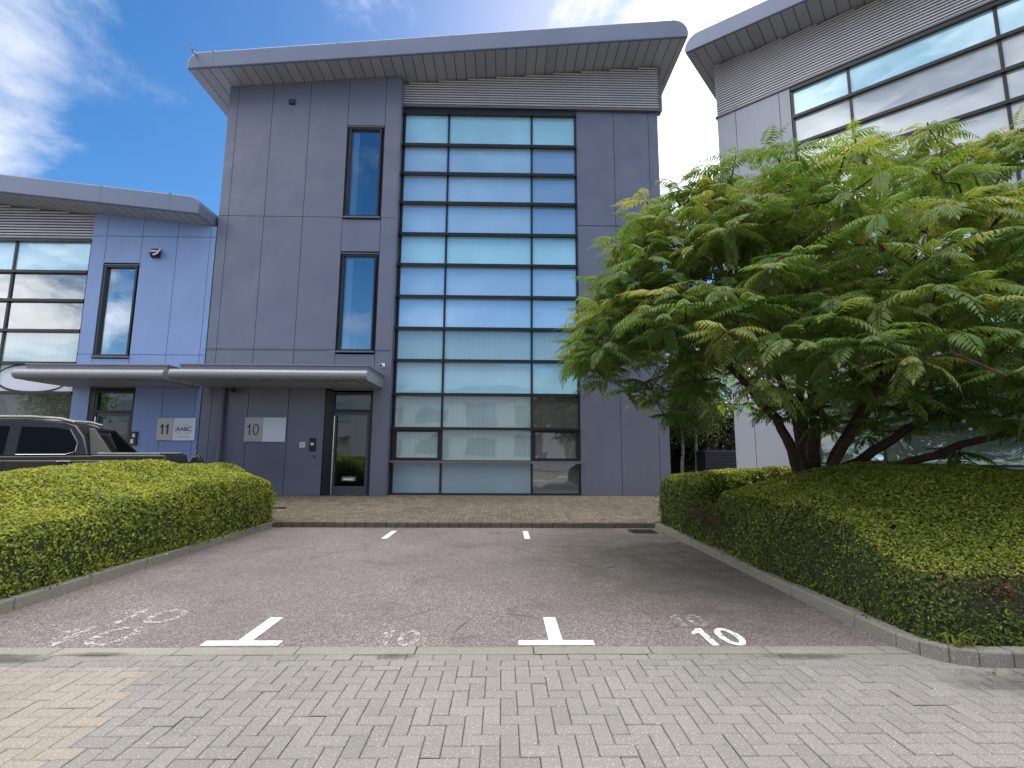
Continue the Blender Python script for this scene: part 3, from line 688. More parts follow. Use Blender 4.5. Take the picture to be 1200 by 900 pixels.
# ------------------------------------------------------------------ things fixed to the buildings
def sign(name, x, z, w, h, num, label, light=False, logo=None, split=.42, bold=0.):
    s = empty(name, (x, 14, z)); tag(s, label, 'sign', 'unit number signs')
    m = MB(); m.box(0, w*split-.004, -.045, -.004, 0, h, 'silver_plate'); m.build('number_plate', s, bevel=.003)
    m = MB(); m.box(w*split+.004, w, -.045, -.004, 0, h, 'white_plate'); pl = m.build('name_plate', s, bevel=.003)
    digits_obj('number', num, h*.46, 'ink', s, (w*split*.5-.01, -.0452, h*.5), (R_(90), 0, 0), .002, .15 if bold > 0 else .105, .60, .002)
    if logo:
        cx, cz = w*(1+split)/2, h*.5
        text_obj('company_name', logo, h*.24, 'ink', s, (cx, -.0475, cz), (R_(90), 0, 0), .0015, 1.05, .003)
        m = MB()
        for a0, a1 in ((2.2, 4.3), (4.6, 6.0), (.3, 1.8)):
            aa = np.linspace(a0, a1, 14); m.tube([(cx+.25*math.cos(a), -.047, cz+.115*math.sin(a)) for a in aa], [.002+.003*math.sin(math.pi*i/13) for i in range(14)], 'ink', 4)
        m.build('logo_oval', s)
        m = MB()
        m.box(cx-.17, cx+.17, -.0475, -.045, cz-.20, cz-.193, 'trim'); m.box(cx-.14, cx+.14, -.0475, -.045, cz-.225, cz-.219, 'trim'); m.build('small_print', s)
    return s
sign('unit_sign', -7.17, 1.77, 1.13, .67, '10', 'silver and white unit sign reading 10, its name plate left blank', split=.44, bold=-.002)
sign('unit_sign', -9.57, 1.79, 1.04, .62, '11', 'silver and white unit sign reading 11 with the AABC logo', logo='AABC', bold=.006)
def cctv(loc, label, r=.05, rot=0, mat='white'):
    e = empty('security_camera', loc, rot); tag(e, label, 'security camera')
    m = MB(); m.box(-.05, .05, -.03, 0, -.05, .05, mat); m.tube([(0, -.02, 0), (0, -.14, .0), (0, -.17, -.03)], .018, mat, 8); m.build('bracket', e)
    m = MB(); m.cyl((0, -.20, -.05), 'y', r, .15, mat, 16); h = m.build('camera_body', e, smooth=True)
    m = MB(); m.cyl((0, -.28, -.05), 'y', r*.8, .012, 'black', 16); m.build('lens', h); return e
cctv((-3.42, 14, 3.95), 'small white security camera just above the right end of the canopy of unit 10')
cctv((-7.58, 14, 3.22), 'small black security camera under the canopy beside the drainpipe', .05, R_(20), 'black')
e = empty('wall_alarm', (-10.12, 14, 7.19)); tag(e, 'dark and white alarm sounder on the blue wall right of the tall window', 'alarm')
m = MB(); m.prism([(0, -.13), (0, .13), (-.07, .13), (-.14, .05), (-.14, -.04), (-.07, -.13)], 'x', -.12, .12, 'black'); m.build('alarm_housing', e, bevel=.01)
m = MB(); m.tube([(.13, -.06, .12), (.14, -.13, .05), (.10, -.15, -.05), (0, -.15, -.09)], .022, 'white', 8); m.box(-.1, .08, -.146, -.135, .02, .05, 'white'); m.build('alarm_strip', e)
e = empty('wall_vent', (-6.52, 14, 12.10)); tag(e, 'little black vent high on the grey wall under the roof', 'vent')
m = MB(); m.box(-.09, .09, -.05, 0, -.08, .08, 'black'); m.build('vent_body', e, bevel=.008)
m = MB(); [m.box(-.08, .08, -.058, -.05, -.06+k*.03, -.045+k*.03, 'frame_grey') for k in range(4)]; m.build('vent_slats', e)
e = empty('door_intercom', (-5.28, 14, 1.70)); tag(e, 'black door entry intercom to the left of the glass entrance door', 'intercom')
m = MB(); m.box(-.085, .085, -.035, 0, -.18, .18, 'black'); m.build('housing', e, bevel=.008)
m = MB(); m.box(-.045, .045, -.04, -.035, -.02, .05, 'white_plate'); m.build('button_panel', e)
e = empty('bell_plate', (-5.56, 14, 1.69)); tag(e, 'small square white call plate next to the black intercom', 'call plate')
m = MB(); m.box(-.075, .075, -.02, 0, -.075, .075, 'white'); m.build('plate', e, bevel=.004)
m = MB(); m.cyl((0, -.023, 0), 'y', .03, .008, 'silver_plate', 16); m.build('bell_button', e)
e = empty('key_switch', (-5.22, 14, 1.36)); tag(e, 'tiny black key switch below the intercom', 'key switch')
m = MB(); m.box(-.022, .022, -.02, 0, -.035, .035, 'black'); m.build('switch_body', e); m = MB(); m.cyl((0, -.022, 0), 'y', .012, .006, 'steel', 10); m.build('key_barrel', e)
e = empty('door_keypad', (-10.20, 14, 1.84)); tag(e, 'black keypad with pale buttons beside the glass door of unit 11', 'keypad')
m = MB(); m.box(-.10, .10, -.04, 0, -.19, .19, 'black'); m.build('housing', e, bevel=.008)
m = MB(); m.box(-.06, .02, -.046, -.04, -.14, -.02, 'white_plate'); m.box(-.02, .05, -.046, -.04, .03, .13, 'white_plate'); m.build('button_panel', e)
e = empty('roof_floodlight', (-9.03, 13.22, 12.97)); tag(e, 'small dark floodlight on the left tip of the top roof edge', 'floodlight')
m = MB(); m.tube([(0, .02, -.02), (0, -.16, -.02)], .02, 'trim', 8); m.build('bracket', e)
m = MB(); m.hexa([(-.11, -.18, .02), (.05, -.34, -.14), (.11, -.28, -.14), (-.05, -.12, .02), (-.11, -.18, .11), (.05, -.34, -.05), (.11, -.28, -.05), (-.05, -.12, .11)], 'frame_grey'); m.build('lamp_head', e, bevel=.008)

# ------------------------------------------------------------------ foliage
def leaf_quads(P, Nn, L, W, spread, up_bias=0., fold=.25):
    """folded diamond leaves at points P with rough normals Nn; returns verts, faces"""
    n = len(P); N_ = Nn+rng.normal(0, spread, (n, 3)); N_[:, 2] += up_bias; N_ /= np.linalg.norm(N_, axis=1)[:, None]
    a = rng.normal(size=(n, 3)); a -= N_*(a*N_).sum(1)[:, None]; a /= np.linalg.norm(a, axis=1)[:, None]
    b = np.cross(N_, a); l = (L*rng.uniform(.7, 1.25, n))[:, None]; wd = (W*rng.uniform(.75, 1.2, n))[:, None]
    V = np.stack([P-a*l*.5, P+b*wd*.5+N_*wd*fold, P+a*l*.5, P-b*wd*.5+N_*wd*fold], 1)
    i = np.arange(n)[:, None]*4
    F = np.concatenate([i+np.array([[0, 1, 2]]), i+np.array([[0, 2, 3]])], 0)
    return V.reshape(-1, 3), F
def poly_dist(poly, X, Y):
    d = np.full(X.shape, 1e9); inside = np.ones(X.shape, bool); p = np.asarray(poly)
    ds = []
    for a, b in zip(p, np.roll(p, -1, 0)):
        e = b-a; nn = np.array([-e[1], e[0]])/np.hypot(*e); ds.append((X-a[0])*nn[0]+(Y-a[1])*nn[1])
    ds = np.stack(ds); k = 16.0
    return -np.log(np.exp(-k*np.clip(ds, -1.5, 40)).sum(0))/k     # rounded corners
def vnoise(X, Y, s, seed):
    r = np.random.default_rng(seed); out = 0
    for k in range(5):
        a = r.uniform(0, 2*np.pi); f = s*(1.55**k); out = out+np.sin((X*np.cos(a)+Y*np.sin(a))*f+r.uniform(0, 6))*(.75**k)
    return out/2.5
def hedge(name, polys, ztop, label, dens, tintf, zbase=.10, res=.05):
    poly = polys[0]; root = empty(name, (float(np.mean([p[0] for p in poly])), float(np.mean([p[1] for p in poly])), 0))
    pd = lambda X, Y: np.max([poly_dist(q, X, Y) for q in polys], 0); tag(root, label, 'hedge')
    p = np.asarray(sum(polys, [])); x = np.arange(p[:, 0].min()-.2, p[:, 0].max()+.2, res); y = np.arange(p[:, 1].min()-.2, p[:, 1].max()+.2, res)
    X, Y = np.meshgrid(x, y, indexing='ij'); d = pd(X, Y)+.05*vnoise(X, Y, 2.0, 3)
    s = np.clip(d/.10, 0, 1); rd = np.clip(d/.42, 0, 1)
    prof = np.where(d < .10, .90*np.sqrt(s), .90+.10*(1-(1-np.clip((d-.1)/.22, 0, 1))**2))
    Z = zbase+(ztop(X, Y)-zbase)*prof+.035*vnoise(X, Y, 5, 8)*(d > .1)+.02*vnoise(X, Y, 14, 9)*(d > .1)
    ins = d > -.01
    ok = ins[:-1, :-1] | ins[1:, :-1] | ins[1:, 1:] | ins[:-1, 1:]
    idx = np.arange(X.size).reshape(X.shape)
    F = np.stack([idx[:-1, :-1], idx[1:, :-1], idx[1:, 1:], idx[:-1, 1:]], -1)[ok]
    V = np.stack([X, Y, Z], -1).reshape(-1, 3)
    V[:, 2] = np.where(ins.reshape(-1), V[:, 2], zbase)
    gx, gy = np.gradient(pd(X, Y), res); push = .15*np.clip((Z-.18)/.5, 0, 1)*np.clip(1-d/.7, 0, 1)*ins
    V[:, 0] -= (gx*push).reshape(-1); V[:, 1] -= (gy*push).reshape(-1)
    # skirt to the soil is the steep edge itself; sample leaves on it by area
    tri = np.concatenate([F[:, [0, 1, 2]], F[:, [0, 2, 3]]]); A, B, C = V[tri[:, 0]], V[tri[:, 1]], V[tri[:, 2]]
    nn = np.cross(B-A, C-A); ar = np.linalg.norm(nn, axis=1)/2; nn /= (2*ar[:, None]+1e-12); nn[nn[:, 2] < 0] *= -1
    cen = (A+B+C)/3; dist = np.hypot(cen[:, 0], cen[:, 1]-0)
    wgt = ar*np.clip(6.5/dist, .45, 1.2); N = int((wgt.sum())*dens)
    pick = rng.choice(len(ar), N, p=wgt/wgt.sum()); u, v = rng.random(N), rng.random(N); q = u+v > 1; u[q] = 1-u[q]; v[q] = 1-v[q]
    P = A[pick]+(B-A)[pick]*u[:, None]+(C-A)[pick]*v[:, None]
    depth = rng.exponential(.035, N)-.035; P = P-nn[pick]*depth[:, None]
    sc = np.clip(np.hypot(P[:, 0], P[:, 1])/6.5, .85, 1.5)
    LV, LF = leaf_quads(P, nn[pick], (.037*sc), .021*sc, .55, .25)
    t = tintf(P, nn[pick]); LT = np.repeat(t, 4)
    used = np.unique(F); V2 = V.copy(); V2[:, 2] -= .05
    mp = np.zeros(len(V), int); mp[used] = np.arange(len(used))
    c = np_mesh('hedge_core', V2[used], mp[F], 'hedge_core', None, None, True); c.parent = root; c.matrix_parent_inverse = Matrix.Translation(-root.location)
    l = np_mesh('foliage', LV, LF, 'hedge', LT); l.parent = root; l.matrix_parent_inverse = Matrix.Translation(-root.location)
    return root
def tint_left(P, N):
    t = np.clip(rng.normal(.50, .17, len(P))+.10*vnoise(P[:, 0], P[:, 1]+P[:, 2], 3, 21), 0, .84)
    return np.where(N[:, 2] > .55, np.clip(t+.24, 0, .85), np.clip(t+.12, 0, .85))  # paler new growth on top, with sunlight also put into its colour
def bump2(X, Y, cx, cy, sx, sy): return np.exp(-((X-cx)/sx)**2-((Y-cy)/sy)**2)
def zt_left(X, Y):
    c = np.interp(X, [-12, -8.9, -7.4, -6.4, -5.8, -5.2, -4.9, -4.6], [.72, .90, 1.10, 1.27, 1.30, 1.16, 1.03, .88])
    e = np.interp(Y, [4, 4.84, 5.5, 6.4, 7.8, 9.6, 10.4], [.66, .72, .80, .90, 1.04, 1.06, .92])
    k = np.clip((-4.75-X)/.9, 0, 1); k = k*k*(3-2*k)
    return e*(1-k)+c*k*np.interp(Y, [4, 5.0, 6.5, 8], [.74, .80, .93, 1])
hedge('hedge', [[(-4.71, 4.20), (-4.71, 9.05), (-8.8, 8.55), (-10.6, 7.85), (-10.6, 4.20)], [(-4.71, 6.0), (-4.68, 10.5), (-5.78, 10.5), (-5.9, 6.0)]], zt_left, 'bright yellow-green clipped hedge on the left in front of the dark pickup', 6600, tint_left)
def zt_right(X, Y):
    z = np.interp(Y, [3.8, 4.3, 4.7, 5.5, 7.4, 8.5, 10.2], [.56, .66, .82, .98, .96, .92, .90])
    z = z+.38*bump2(X, Y, 6.2, 8.0, 2.6, 2.6)*np.clip((X-3.2)/1.5, 0, 1)+.12*bump2(X, Y, 5, 6, 1.3, 1.4)
    # dip that separates the rear corner from the main dome
    s = (Y-(7.75+.45*(X-3.2))); z = z-.30*np.exp(-(s/.30)**2)*np.clip((5.6-X)/1.5, 0, 1)+.15*np.clip(s/.6, 0, 1)*np.clip((5.6-X)/1.5, 0, 1)
    z = z-.12*np.clip((X-7)/2.5, 0, 1)*np.clip((7.5-Y)/2.5, 0, 1)
    return z
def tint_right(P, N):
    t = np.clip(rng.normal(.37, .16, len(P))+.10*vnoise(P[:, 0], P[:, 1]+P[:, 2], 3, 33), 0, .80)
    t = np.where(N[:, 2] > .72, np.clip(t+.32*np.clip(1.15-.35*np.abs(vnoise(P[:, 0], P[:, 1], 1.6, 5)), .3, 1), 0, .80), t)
    def dead(cx, cy, cz, sx, sy, sz, lim):
        q = ((P[:, 0]-cx)/sx)**2+((P[:, 1]-cy)/sy)**2+((P[:, 2]-cz)/sz)**2
        return rng.random(len(P)) < lim*np.exp(-q)
    dd = dead(3.12, 7.6, .52, .35, .75, .20, .85) | dead(4.35, 3.9, .46, .70, .45, .13, .97) | dead(3.7, 4.0, .50, .3, .35, .10, .6) | (rng.random(len(P)) < .02)
    return np.where(dd, rng.uniform(.9, 1, len(P)), t)
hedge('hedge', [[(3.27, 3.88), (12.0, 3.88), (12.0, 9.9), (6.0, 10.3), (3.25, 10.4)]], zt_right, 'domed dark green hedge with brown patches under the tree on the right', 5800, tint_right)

def limb_mesh(m, pts, r0, r1, mat, n=8):
    P = [Vector(p) for p in pts]; out = [P[0]]
    for a, b in zip(P, P[1:]):
        for k in range(1, 4):
            q = a.lerp(b, k/3)
            if k < 3: q += Vector(rng.normal(0, .025, 3))
            out.append(q)
    rad = [r0+(r1-r0)*(i/(len(out)-1))**.7 for i in range(len(out))]
    m.tube(out, rad, mat, n); return out
def sumac_tree():
    base = Vector((4.85, 7.95, .3)); root = empty('sumac_tree', base); tag(root, 'spreading tree with drooping feathery leaves, growing out of the right-hand hedge', 'tree')
    def ch(o): o.parent = root; o.matrix_parent_inverse = Matrix.Translation(-root.location); return o
    limbs = [([(0, 0, 0), (-.10, -.05, .75), (-.25, -.10, 1.25), (-.55, -.25, 1.75), (-1.35, -.5, 2.5), (-2.4, -.7, 3.2)], .15, .03),
             ([(.05, 0, 0), (.05, -.12, .85), (-.05, -.4, 1.6), (-.3, -.9, 2.7), (-.5, -1.2, 4.0), (-.6, -1.3, 5.0)], .14, .03),
             ([(.1, .02, 0), (.30, -.1, .80), (.8, -.4, 1.25), (1.5, -.8, 1.75), (2.4, -1.1, 2.9), (3.0, -1.3, 4.3)], .12, .03),
             ([(.15, 0, 0), (.5, -.25, .78), (1.1, -.7, 1.10), (1.9, -1.2, 1.45), (2.9, -1.7, 2.0), (3.9, -2.1, 2.9)], .10, .025),
             ([(.05, -.02, 0), (.15, -.4, 1.0), (.3, -1.2, 2.0), (.5, -2.2, 3.0), (.6, -3.0, 3.9)], .09, .02),
             ([(.05, .05, 0), (.25, .3, 1.1), (.6, 1.0, 2.4), (.9, 1.5, 3.9), (1.1, 1.7, 5.0)], .11, .03),
             ([(0, 0, 0), (-.2, -.3, 1.0), (-.8, -1.1, 1.9), (-1.5, -1.9, 2.5), (-2.1, -2.4, 2.9)], .08, .02),
             ([(.1, .02, .2), (.35, -.2, 1.2), (.9, -.6, 2.4), (1.3, -.8, 3.8), (1.6, -.9, 5.2)], .10, .03)]
    nodes = []; tm = MB()
    for pts, r0, r1 in limbs:
        P = [base+Vector(p) for p in pts]; o = limb_mesh(tm, P, r0, r1, 'bark'); L = len(o)
        for i, q in enumerate(o):
            if i > L*.4: nodes.append((q, .03))
    tm.tube([base+Vector((0, 0, -.2)), base+Vector((.03, 0, .3)), base+Vector((.03, -.03, .6)), base+Vector((.05, -.08, .95))], [.34, .30, .27, .16], 'bark', 12)
    ch(tm.build('trunk', smooth=True))
    # branch tips in the crown envelope
    tips = []; tries = 0
    cx, cy, rx, ry = 5.6, 6.7, 4.6, 2.9
    gaps = [(Vector((4.9, 5.6, 4.6)), .5), (Vector((4.3, 6.0, 3.35)), .42), (Vector((6.2, 5.6, 3.2)), .42), (Vector((3.2, 5.9, 3.7)), .4), (Vector((5.0, 6.6, 5.1)), .55), (Vector((5.2, 6.3, 3.3)), .4), (Vector((4.2, 7.0, 3.9)), .4), (Vector((6.9, 6.4, 3.2)), .35), (Vector((3.0, 7.0, 4.0)), .35)]
    while len(tips) < 1150 and tries < 120000:
        tries += 1; x = rng.uniform(cx-rx, cx+rx); y = rng.uniform(cy-ry, cy+ry)
        r = math.hypot((x-cx)/rx, (y-cy)/ry)
        if r > 1: continue
        lump = .30*math.sin(x*2.1+y*1.3)+.22*math.sin(x*3.7-y*2.9+1)
        top = 2.7+3.35*math.sqrt(max(0, 1-r**2.6))+lump*.6-.42*max(0, 6.4-y); bot = 2.2-.12*(1-r)+.25*max(0, r-.6)+.22*math.sin(x*2.3+1)*math.cos(y*1.9)-.35*min(1, max(0, (x-5.4)/1.2))
        bot -= .40*min(1, max(0, (x-4.0)/.8))*(1 if y < 7.4 else .3); bot += .55*min(1, max(0, (2.9-x)/1.4))
        if top < bot+.2: top = bot+.2
        if x < 3.6: bot -= .15
        t = rng.random()**.62; z = bot+(top-bot)*t
        p = Vector((x, y, z))
        if any((p-g).length < s for g, s in gaps): continue
        if any((p-q).length < .185 for q in tips): continue
        tips.append(p)
    tips.sort(key=lambda p: min((p-n[0]).length for n in nodes))
    bm_ = MB()
    for p in tips:
        nb, rr = min(nodes, key=lambda n: (n[0]-p).length+.25*max(0, n[0].z-p.z))
        mid = nb.lerp(p, .55)+Vector(rng.normal(0, .05, 3)); mid.z -= .06*(p-nb).length
        L = (p-nb).length
        bm_.tube([nb, mid, p], [min(rr, .012+.012*L), .010+.004*L, .007], 'bark', 5, cap=False)
        nodes.append((mid, .02)); nodes.append((p, .012))
    ch(bm_.build('branches', smooth=True))
    # fronds: rachis polyline with paired drooping leaflets
    V = []; T = []; RV = MB()
    for p in tips:
        nf = rng.integers(7, 11); a0 = rng.uniform(0, 2*np.pi); tb = np.clip(rng.normal(.48, .18)+.15*(p.z-3.6)/2, 0, .95)  # higher fronds tinted paler, so the sunlit crown top is in the colour
        for k in range(nf):
            az = a0+2*np.pi*k/nf+rng.normal(0, .22); el = rng.uniform(-.15, .75); ln = rng.uniform(.32, .52)
            h = np.array([math.cos(az), math.sin(az), 0.]); s = np.array([-h[1], h[0], 0.])
            npair = 10; ts = np.linspace(.16, 1, npair+1)
            ang = el-ts*rng.uniform(.7, 1.35)
            step = np.diff(np.concatenate([[0], ts]))*ln
            pos = np.array(p)+np.cumsum(h[None]*(np.cos(ang)*step)[:, None]+np.array([0, 0, 1.])[None]*(np.sin(ang)*step)[:, None], 0)
            fw_ = h[None]*np.cos(ang)[:, None]+np.array([0, 0, 1.])*np.sin(ang)[:, None]; upv = np.cross(fw_, s[None])*1.0
            upv *= np.sign(upv[:, 2:3]+1e-9)
            ll = .125*np.sin(np.pi*(.22+.68*np.linspace(0, 1, npair+1)))*ln/.46
            tint = np.clip(tb+rng.normal(0, .10), 0, 1)
            dr = rng.uniform(.15, .75)
            for sg in (-1, 1):
                d = fw_*.42+s[None]*sg*.85-np.array([0, 0, 1.])*dr+rng.normal(0, .07, fw_.shape); d /= np.linalg.norm(d, axis=1)[:, None]
                wv = np.cross(d, upv); wv /= np.linalg.norm(wv, axis=1)[:, None]; wid = ll*.145
                b = pos; tip = pos+d*ll[:, None]-np.array([0, 0, 1.])*(ll*.12)[:, None]; mid = pos+d*(ll*.45)[:, None]+upv*(ll*.04)[:, None]
                V.append(np.stack([b, mid+wv*wid[:, None], tip, mid-wv*wid[:, None]], 1)); T.append(np.repeat(np.clip(tint+rng.normal(0, .06, npair+1)+.10*np.linspace(0, 1, npair+1)**3, 0, 1), 4))
            # terminal leaflet + thin rachis ribbon
            d = fw_[-1:]; wv = s[None]; l = .08
            V.append(np.stack([pos[-1:], pos[-1:]+d*l*.45+wv*l*.16, pos[-1:]+d*l, pos[-1:]+d*l*.45-wv*l*.16], 1)); T.append(np.repeat(tint, 4))
            a_, b_ = np.array(p)[None], pos[5:6]; c_ = pos[-1:]; wv = s[None]*.004
            V.append(np.stack([a_-wv, a_+wv, b_+wv, b_-wv], 1)); T.append(np.repeat(tint+.2, 4)); V.append(np.stack([b_-wv, b_+wv, c_+wv*.5, c_-wv*.5], 1)); T.append(np.repeat(tint+.2, 4))
    V = np.concatenate(V, 0); n = len(V); T = np.concatenate(T)
    ch(np_mesh('crown', V.reshape(-1, 3), np.arange(n*4).reshape(-1, 4), 'sumac', np.clip(T, 0, 1)))
    # upright fruit clusters
    cand = [p for p in tips if p.y < 7.2]; sel = [cand[i] for i in rng.choice(len(cand), 34, replace=False)]
    for p in sel:
        m = MB(); L = rng.uniform(.11, .17); tl = Vector(rng.normal(0, .18, 3)); pts = [p+Vector((tl.x*f*L, tl.y*f*L, f*L+.03)) for f in np.linspace(0, 1, 6)]
        m.tube(pts, [.012, .030, .034, .029, .019, .005], 'fruit', 8)
        for q in range(46):
            f = rng.random(); r = .036*math.sin(math.pi*(.2+.7*f)); a = rng.uniform(0, 6.28); c = pts[0].lerp(pts[-1], f)+Vector((r*math.cos(a), r*math.sin(a), 0)); e = .008
            m.add([c+Vector((e, 0, -e)), c+Vector((-e, e, -e)), c+Vector((-e, -e, -e)), c+Vector((0, 0, e))], [(0, 1, 2), (0, 1, 3), (1, 2, 3), (2, 0, 3)], 'fruit')
        ch(m.build('fruit_cluster'))
    return root
sumac_tree()
def plain_tree(name, base, h, crown_c, crown_r, nleaf, leafm, barkm, label, cat, group=None, lsize=.07, r0=.09, lumps=26):
    root = empty(name, base); tag(root, label, cat, group); b = Vector(base)
    m = MB(); o = limb_mesh(m, [b+Vector((0, 0, -.1)), b+Vector((.06, .03, h*.35)), b+Vector((-.04, .05, h*.7)), b+Vector((.02, 0, h))], r0, .02, barkm)
    for k in range(9):
        q = o[rng.integers(3, len(o)-1)]; d = Vector((rng.normal(), rng.normal(), .6)).normalized(); limb_mesh(m, [q, q+d*crown_r[0]*.4, q+d*crown_r[0]*.8+Vector((0, 0, .1))], r0*.3, .01, barkm, 5)
    t = m.build('trunk', smooth=True); t.parent = root; t.matrix_parent_inverse = Matrix.Translation(-b)
    c = np.array(crown_c)+np.array(base); cs = rng.normal(size=(lumps, 3)); cs /= np.linalg.norm(cs, axis=1)[:, None]; cs *= (rng.random(lumps)**.4)[:, None]*.8
    cs = c+cs*np.array(crown_r); which = rng.integers(0, lumps, nleaf)
    P = cs[which]+rng.normal(0, .19, (nleaf, 3))*np.array(crown_r)
    Nn = rng.normal(size=(nleaf, 3)); Nn[:, 2] = np.abs(Nn[:, 2]); V, F = leaf_quads(P, Nn, lsize, lsize*.6, .3)
    T = np.repeat(np.clip(rng.normal(.5, .2, nleaf)+rng.normal(0, .15, lumps)[which], 0, 1), 4)
    l = np_mesh('crown', V, F, leafm, T); l.parent = root; l.matrix_parent_inverse = Matrix.Translation(-b); return root
plain_tree('birch_tree', (7.75, 21.5, .3), 5.6, (0.2, 0, 3.7), (1.7, 1.3, 2.1), 15000, 'birch_leaf', 'birch_bark', 'slim white-stemmed birch tree in the gap between the two office blocks', 'tree', 'trees in the gap', .10)
plain_tree('birch_tree', (9.3, 24.0, .3), 6.5, (0.4, 0, 4.3), (2.2, 1.6, 2.4), 18000, 'birch_leaf', 'birch_bark', 'paler sunlit birch tree farther back in the gap between the office blocks', 'tree', 'trees in the gap', .11)
plain_tree('roadside_tree', (-24, 1.0, 0), 5.5, (0, 0, 4.2), (2.4, 2.4, 1.9), 6000, 'birch_leaf', 'bark', 'leafy tree far to the left beyond the car park, reflected in the window wall', 'tree', 'trees across the road', .16)
plain_tree('roadside_tree', (7.5, -13, 0), 5.5, (0, 0, 4.0), (2.6, 2.4, 2.0), 6000, 'birch_leaf', 'bark', 'leafy tree across the road in front of the office block facing unit 10', 'tree', 'trees across the road', .16)
plain_tree('evergreen_shrub', (8.2, 25.5, .3), 3.4, (0, 0, 1.8), (2.2, 1.0, 2.0), 14000, 'dark_leaf', 'bark', 'dark evergreen shrub behind the birch stem in the gap', 'shrub', None, .2)
plain_tree('evergreen_shrub', (11.4, 28.0, .3), 4.6, (0, 0, 2.6), (2.8, 1.2, 2.8), 16000, 'dark_leaf', 'bark', 'larger dark evergreen shrub behind the black bin store', 'shrub', None, .22)
e = empty('bin_store', (9.35, 21.6, .29)); tag(e, 'dark slatted bin store at the far end of the gap between the offices', 'bin store')
m = MB(); [m.box(-.75, .85, -.5, -.46, .05+k*.14, .17+k*.14, 'frame_grey') for k in range(9)]; m.build('slat_front', e)
m = MB(); [m.box(x, x+.07, -.46, .5, 0, 1.3, 'black') for x in (-.75, .78)]; m.box(-.68, .78, .44, .5, 0, 1.3, 'black'); m.build('side_frame', e)
m = MB(); m.box(-.8, .9, -.56, .55, 1.31, 1.36, 'trim'); m.build('lid', e)

e = empty('timber_fence', (9.5, 27.2, .29)); tag(e, 'dark timber board fence closing the gap behind the birch trees', 'fence')
m = MB(); [m.box(-5+k*.16, -4.85+k*.16, -.02, .01, .05, 2.1+.02*(k % 3), 'bark') for k in range(63)]; m.build('fence_boards', e)
m = MB()
for z in (.4, 1.7): m.box(-5, 5.1, .012, .07, z, z+.09, 'bark')
m.build('fence_rails', e)
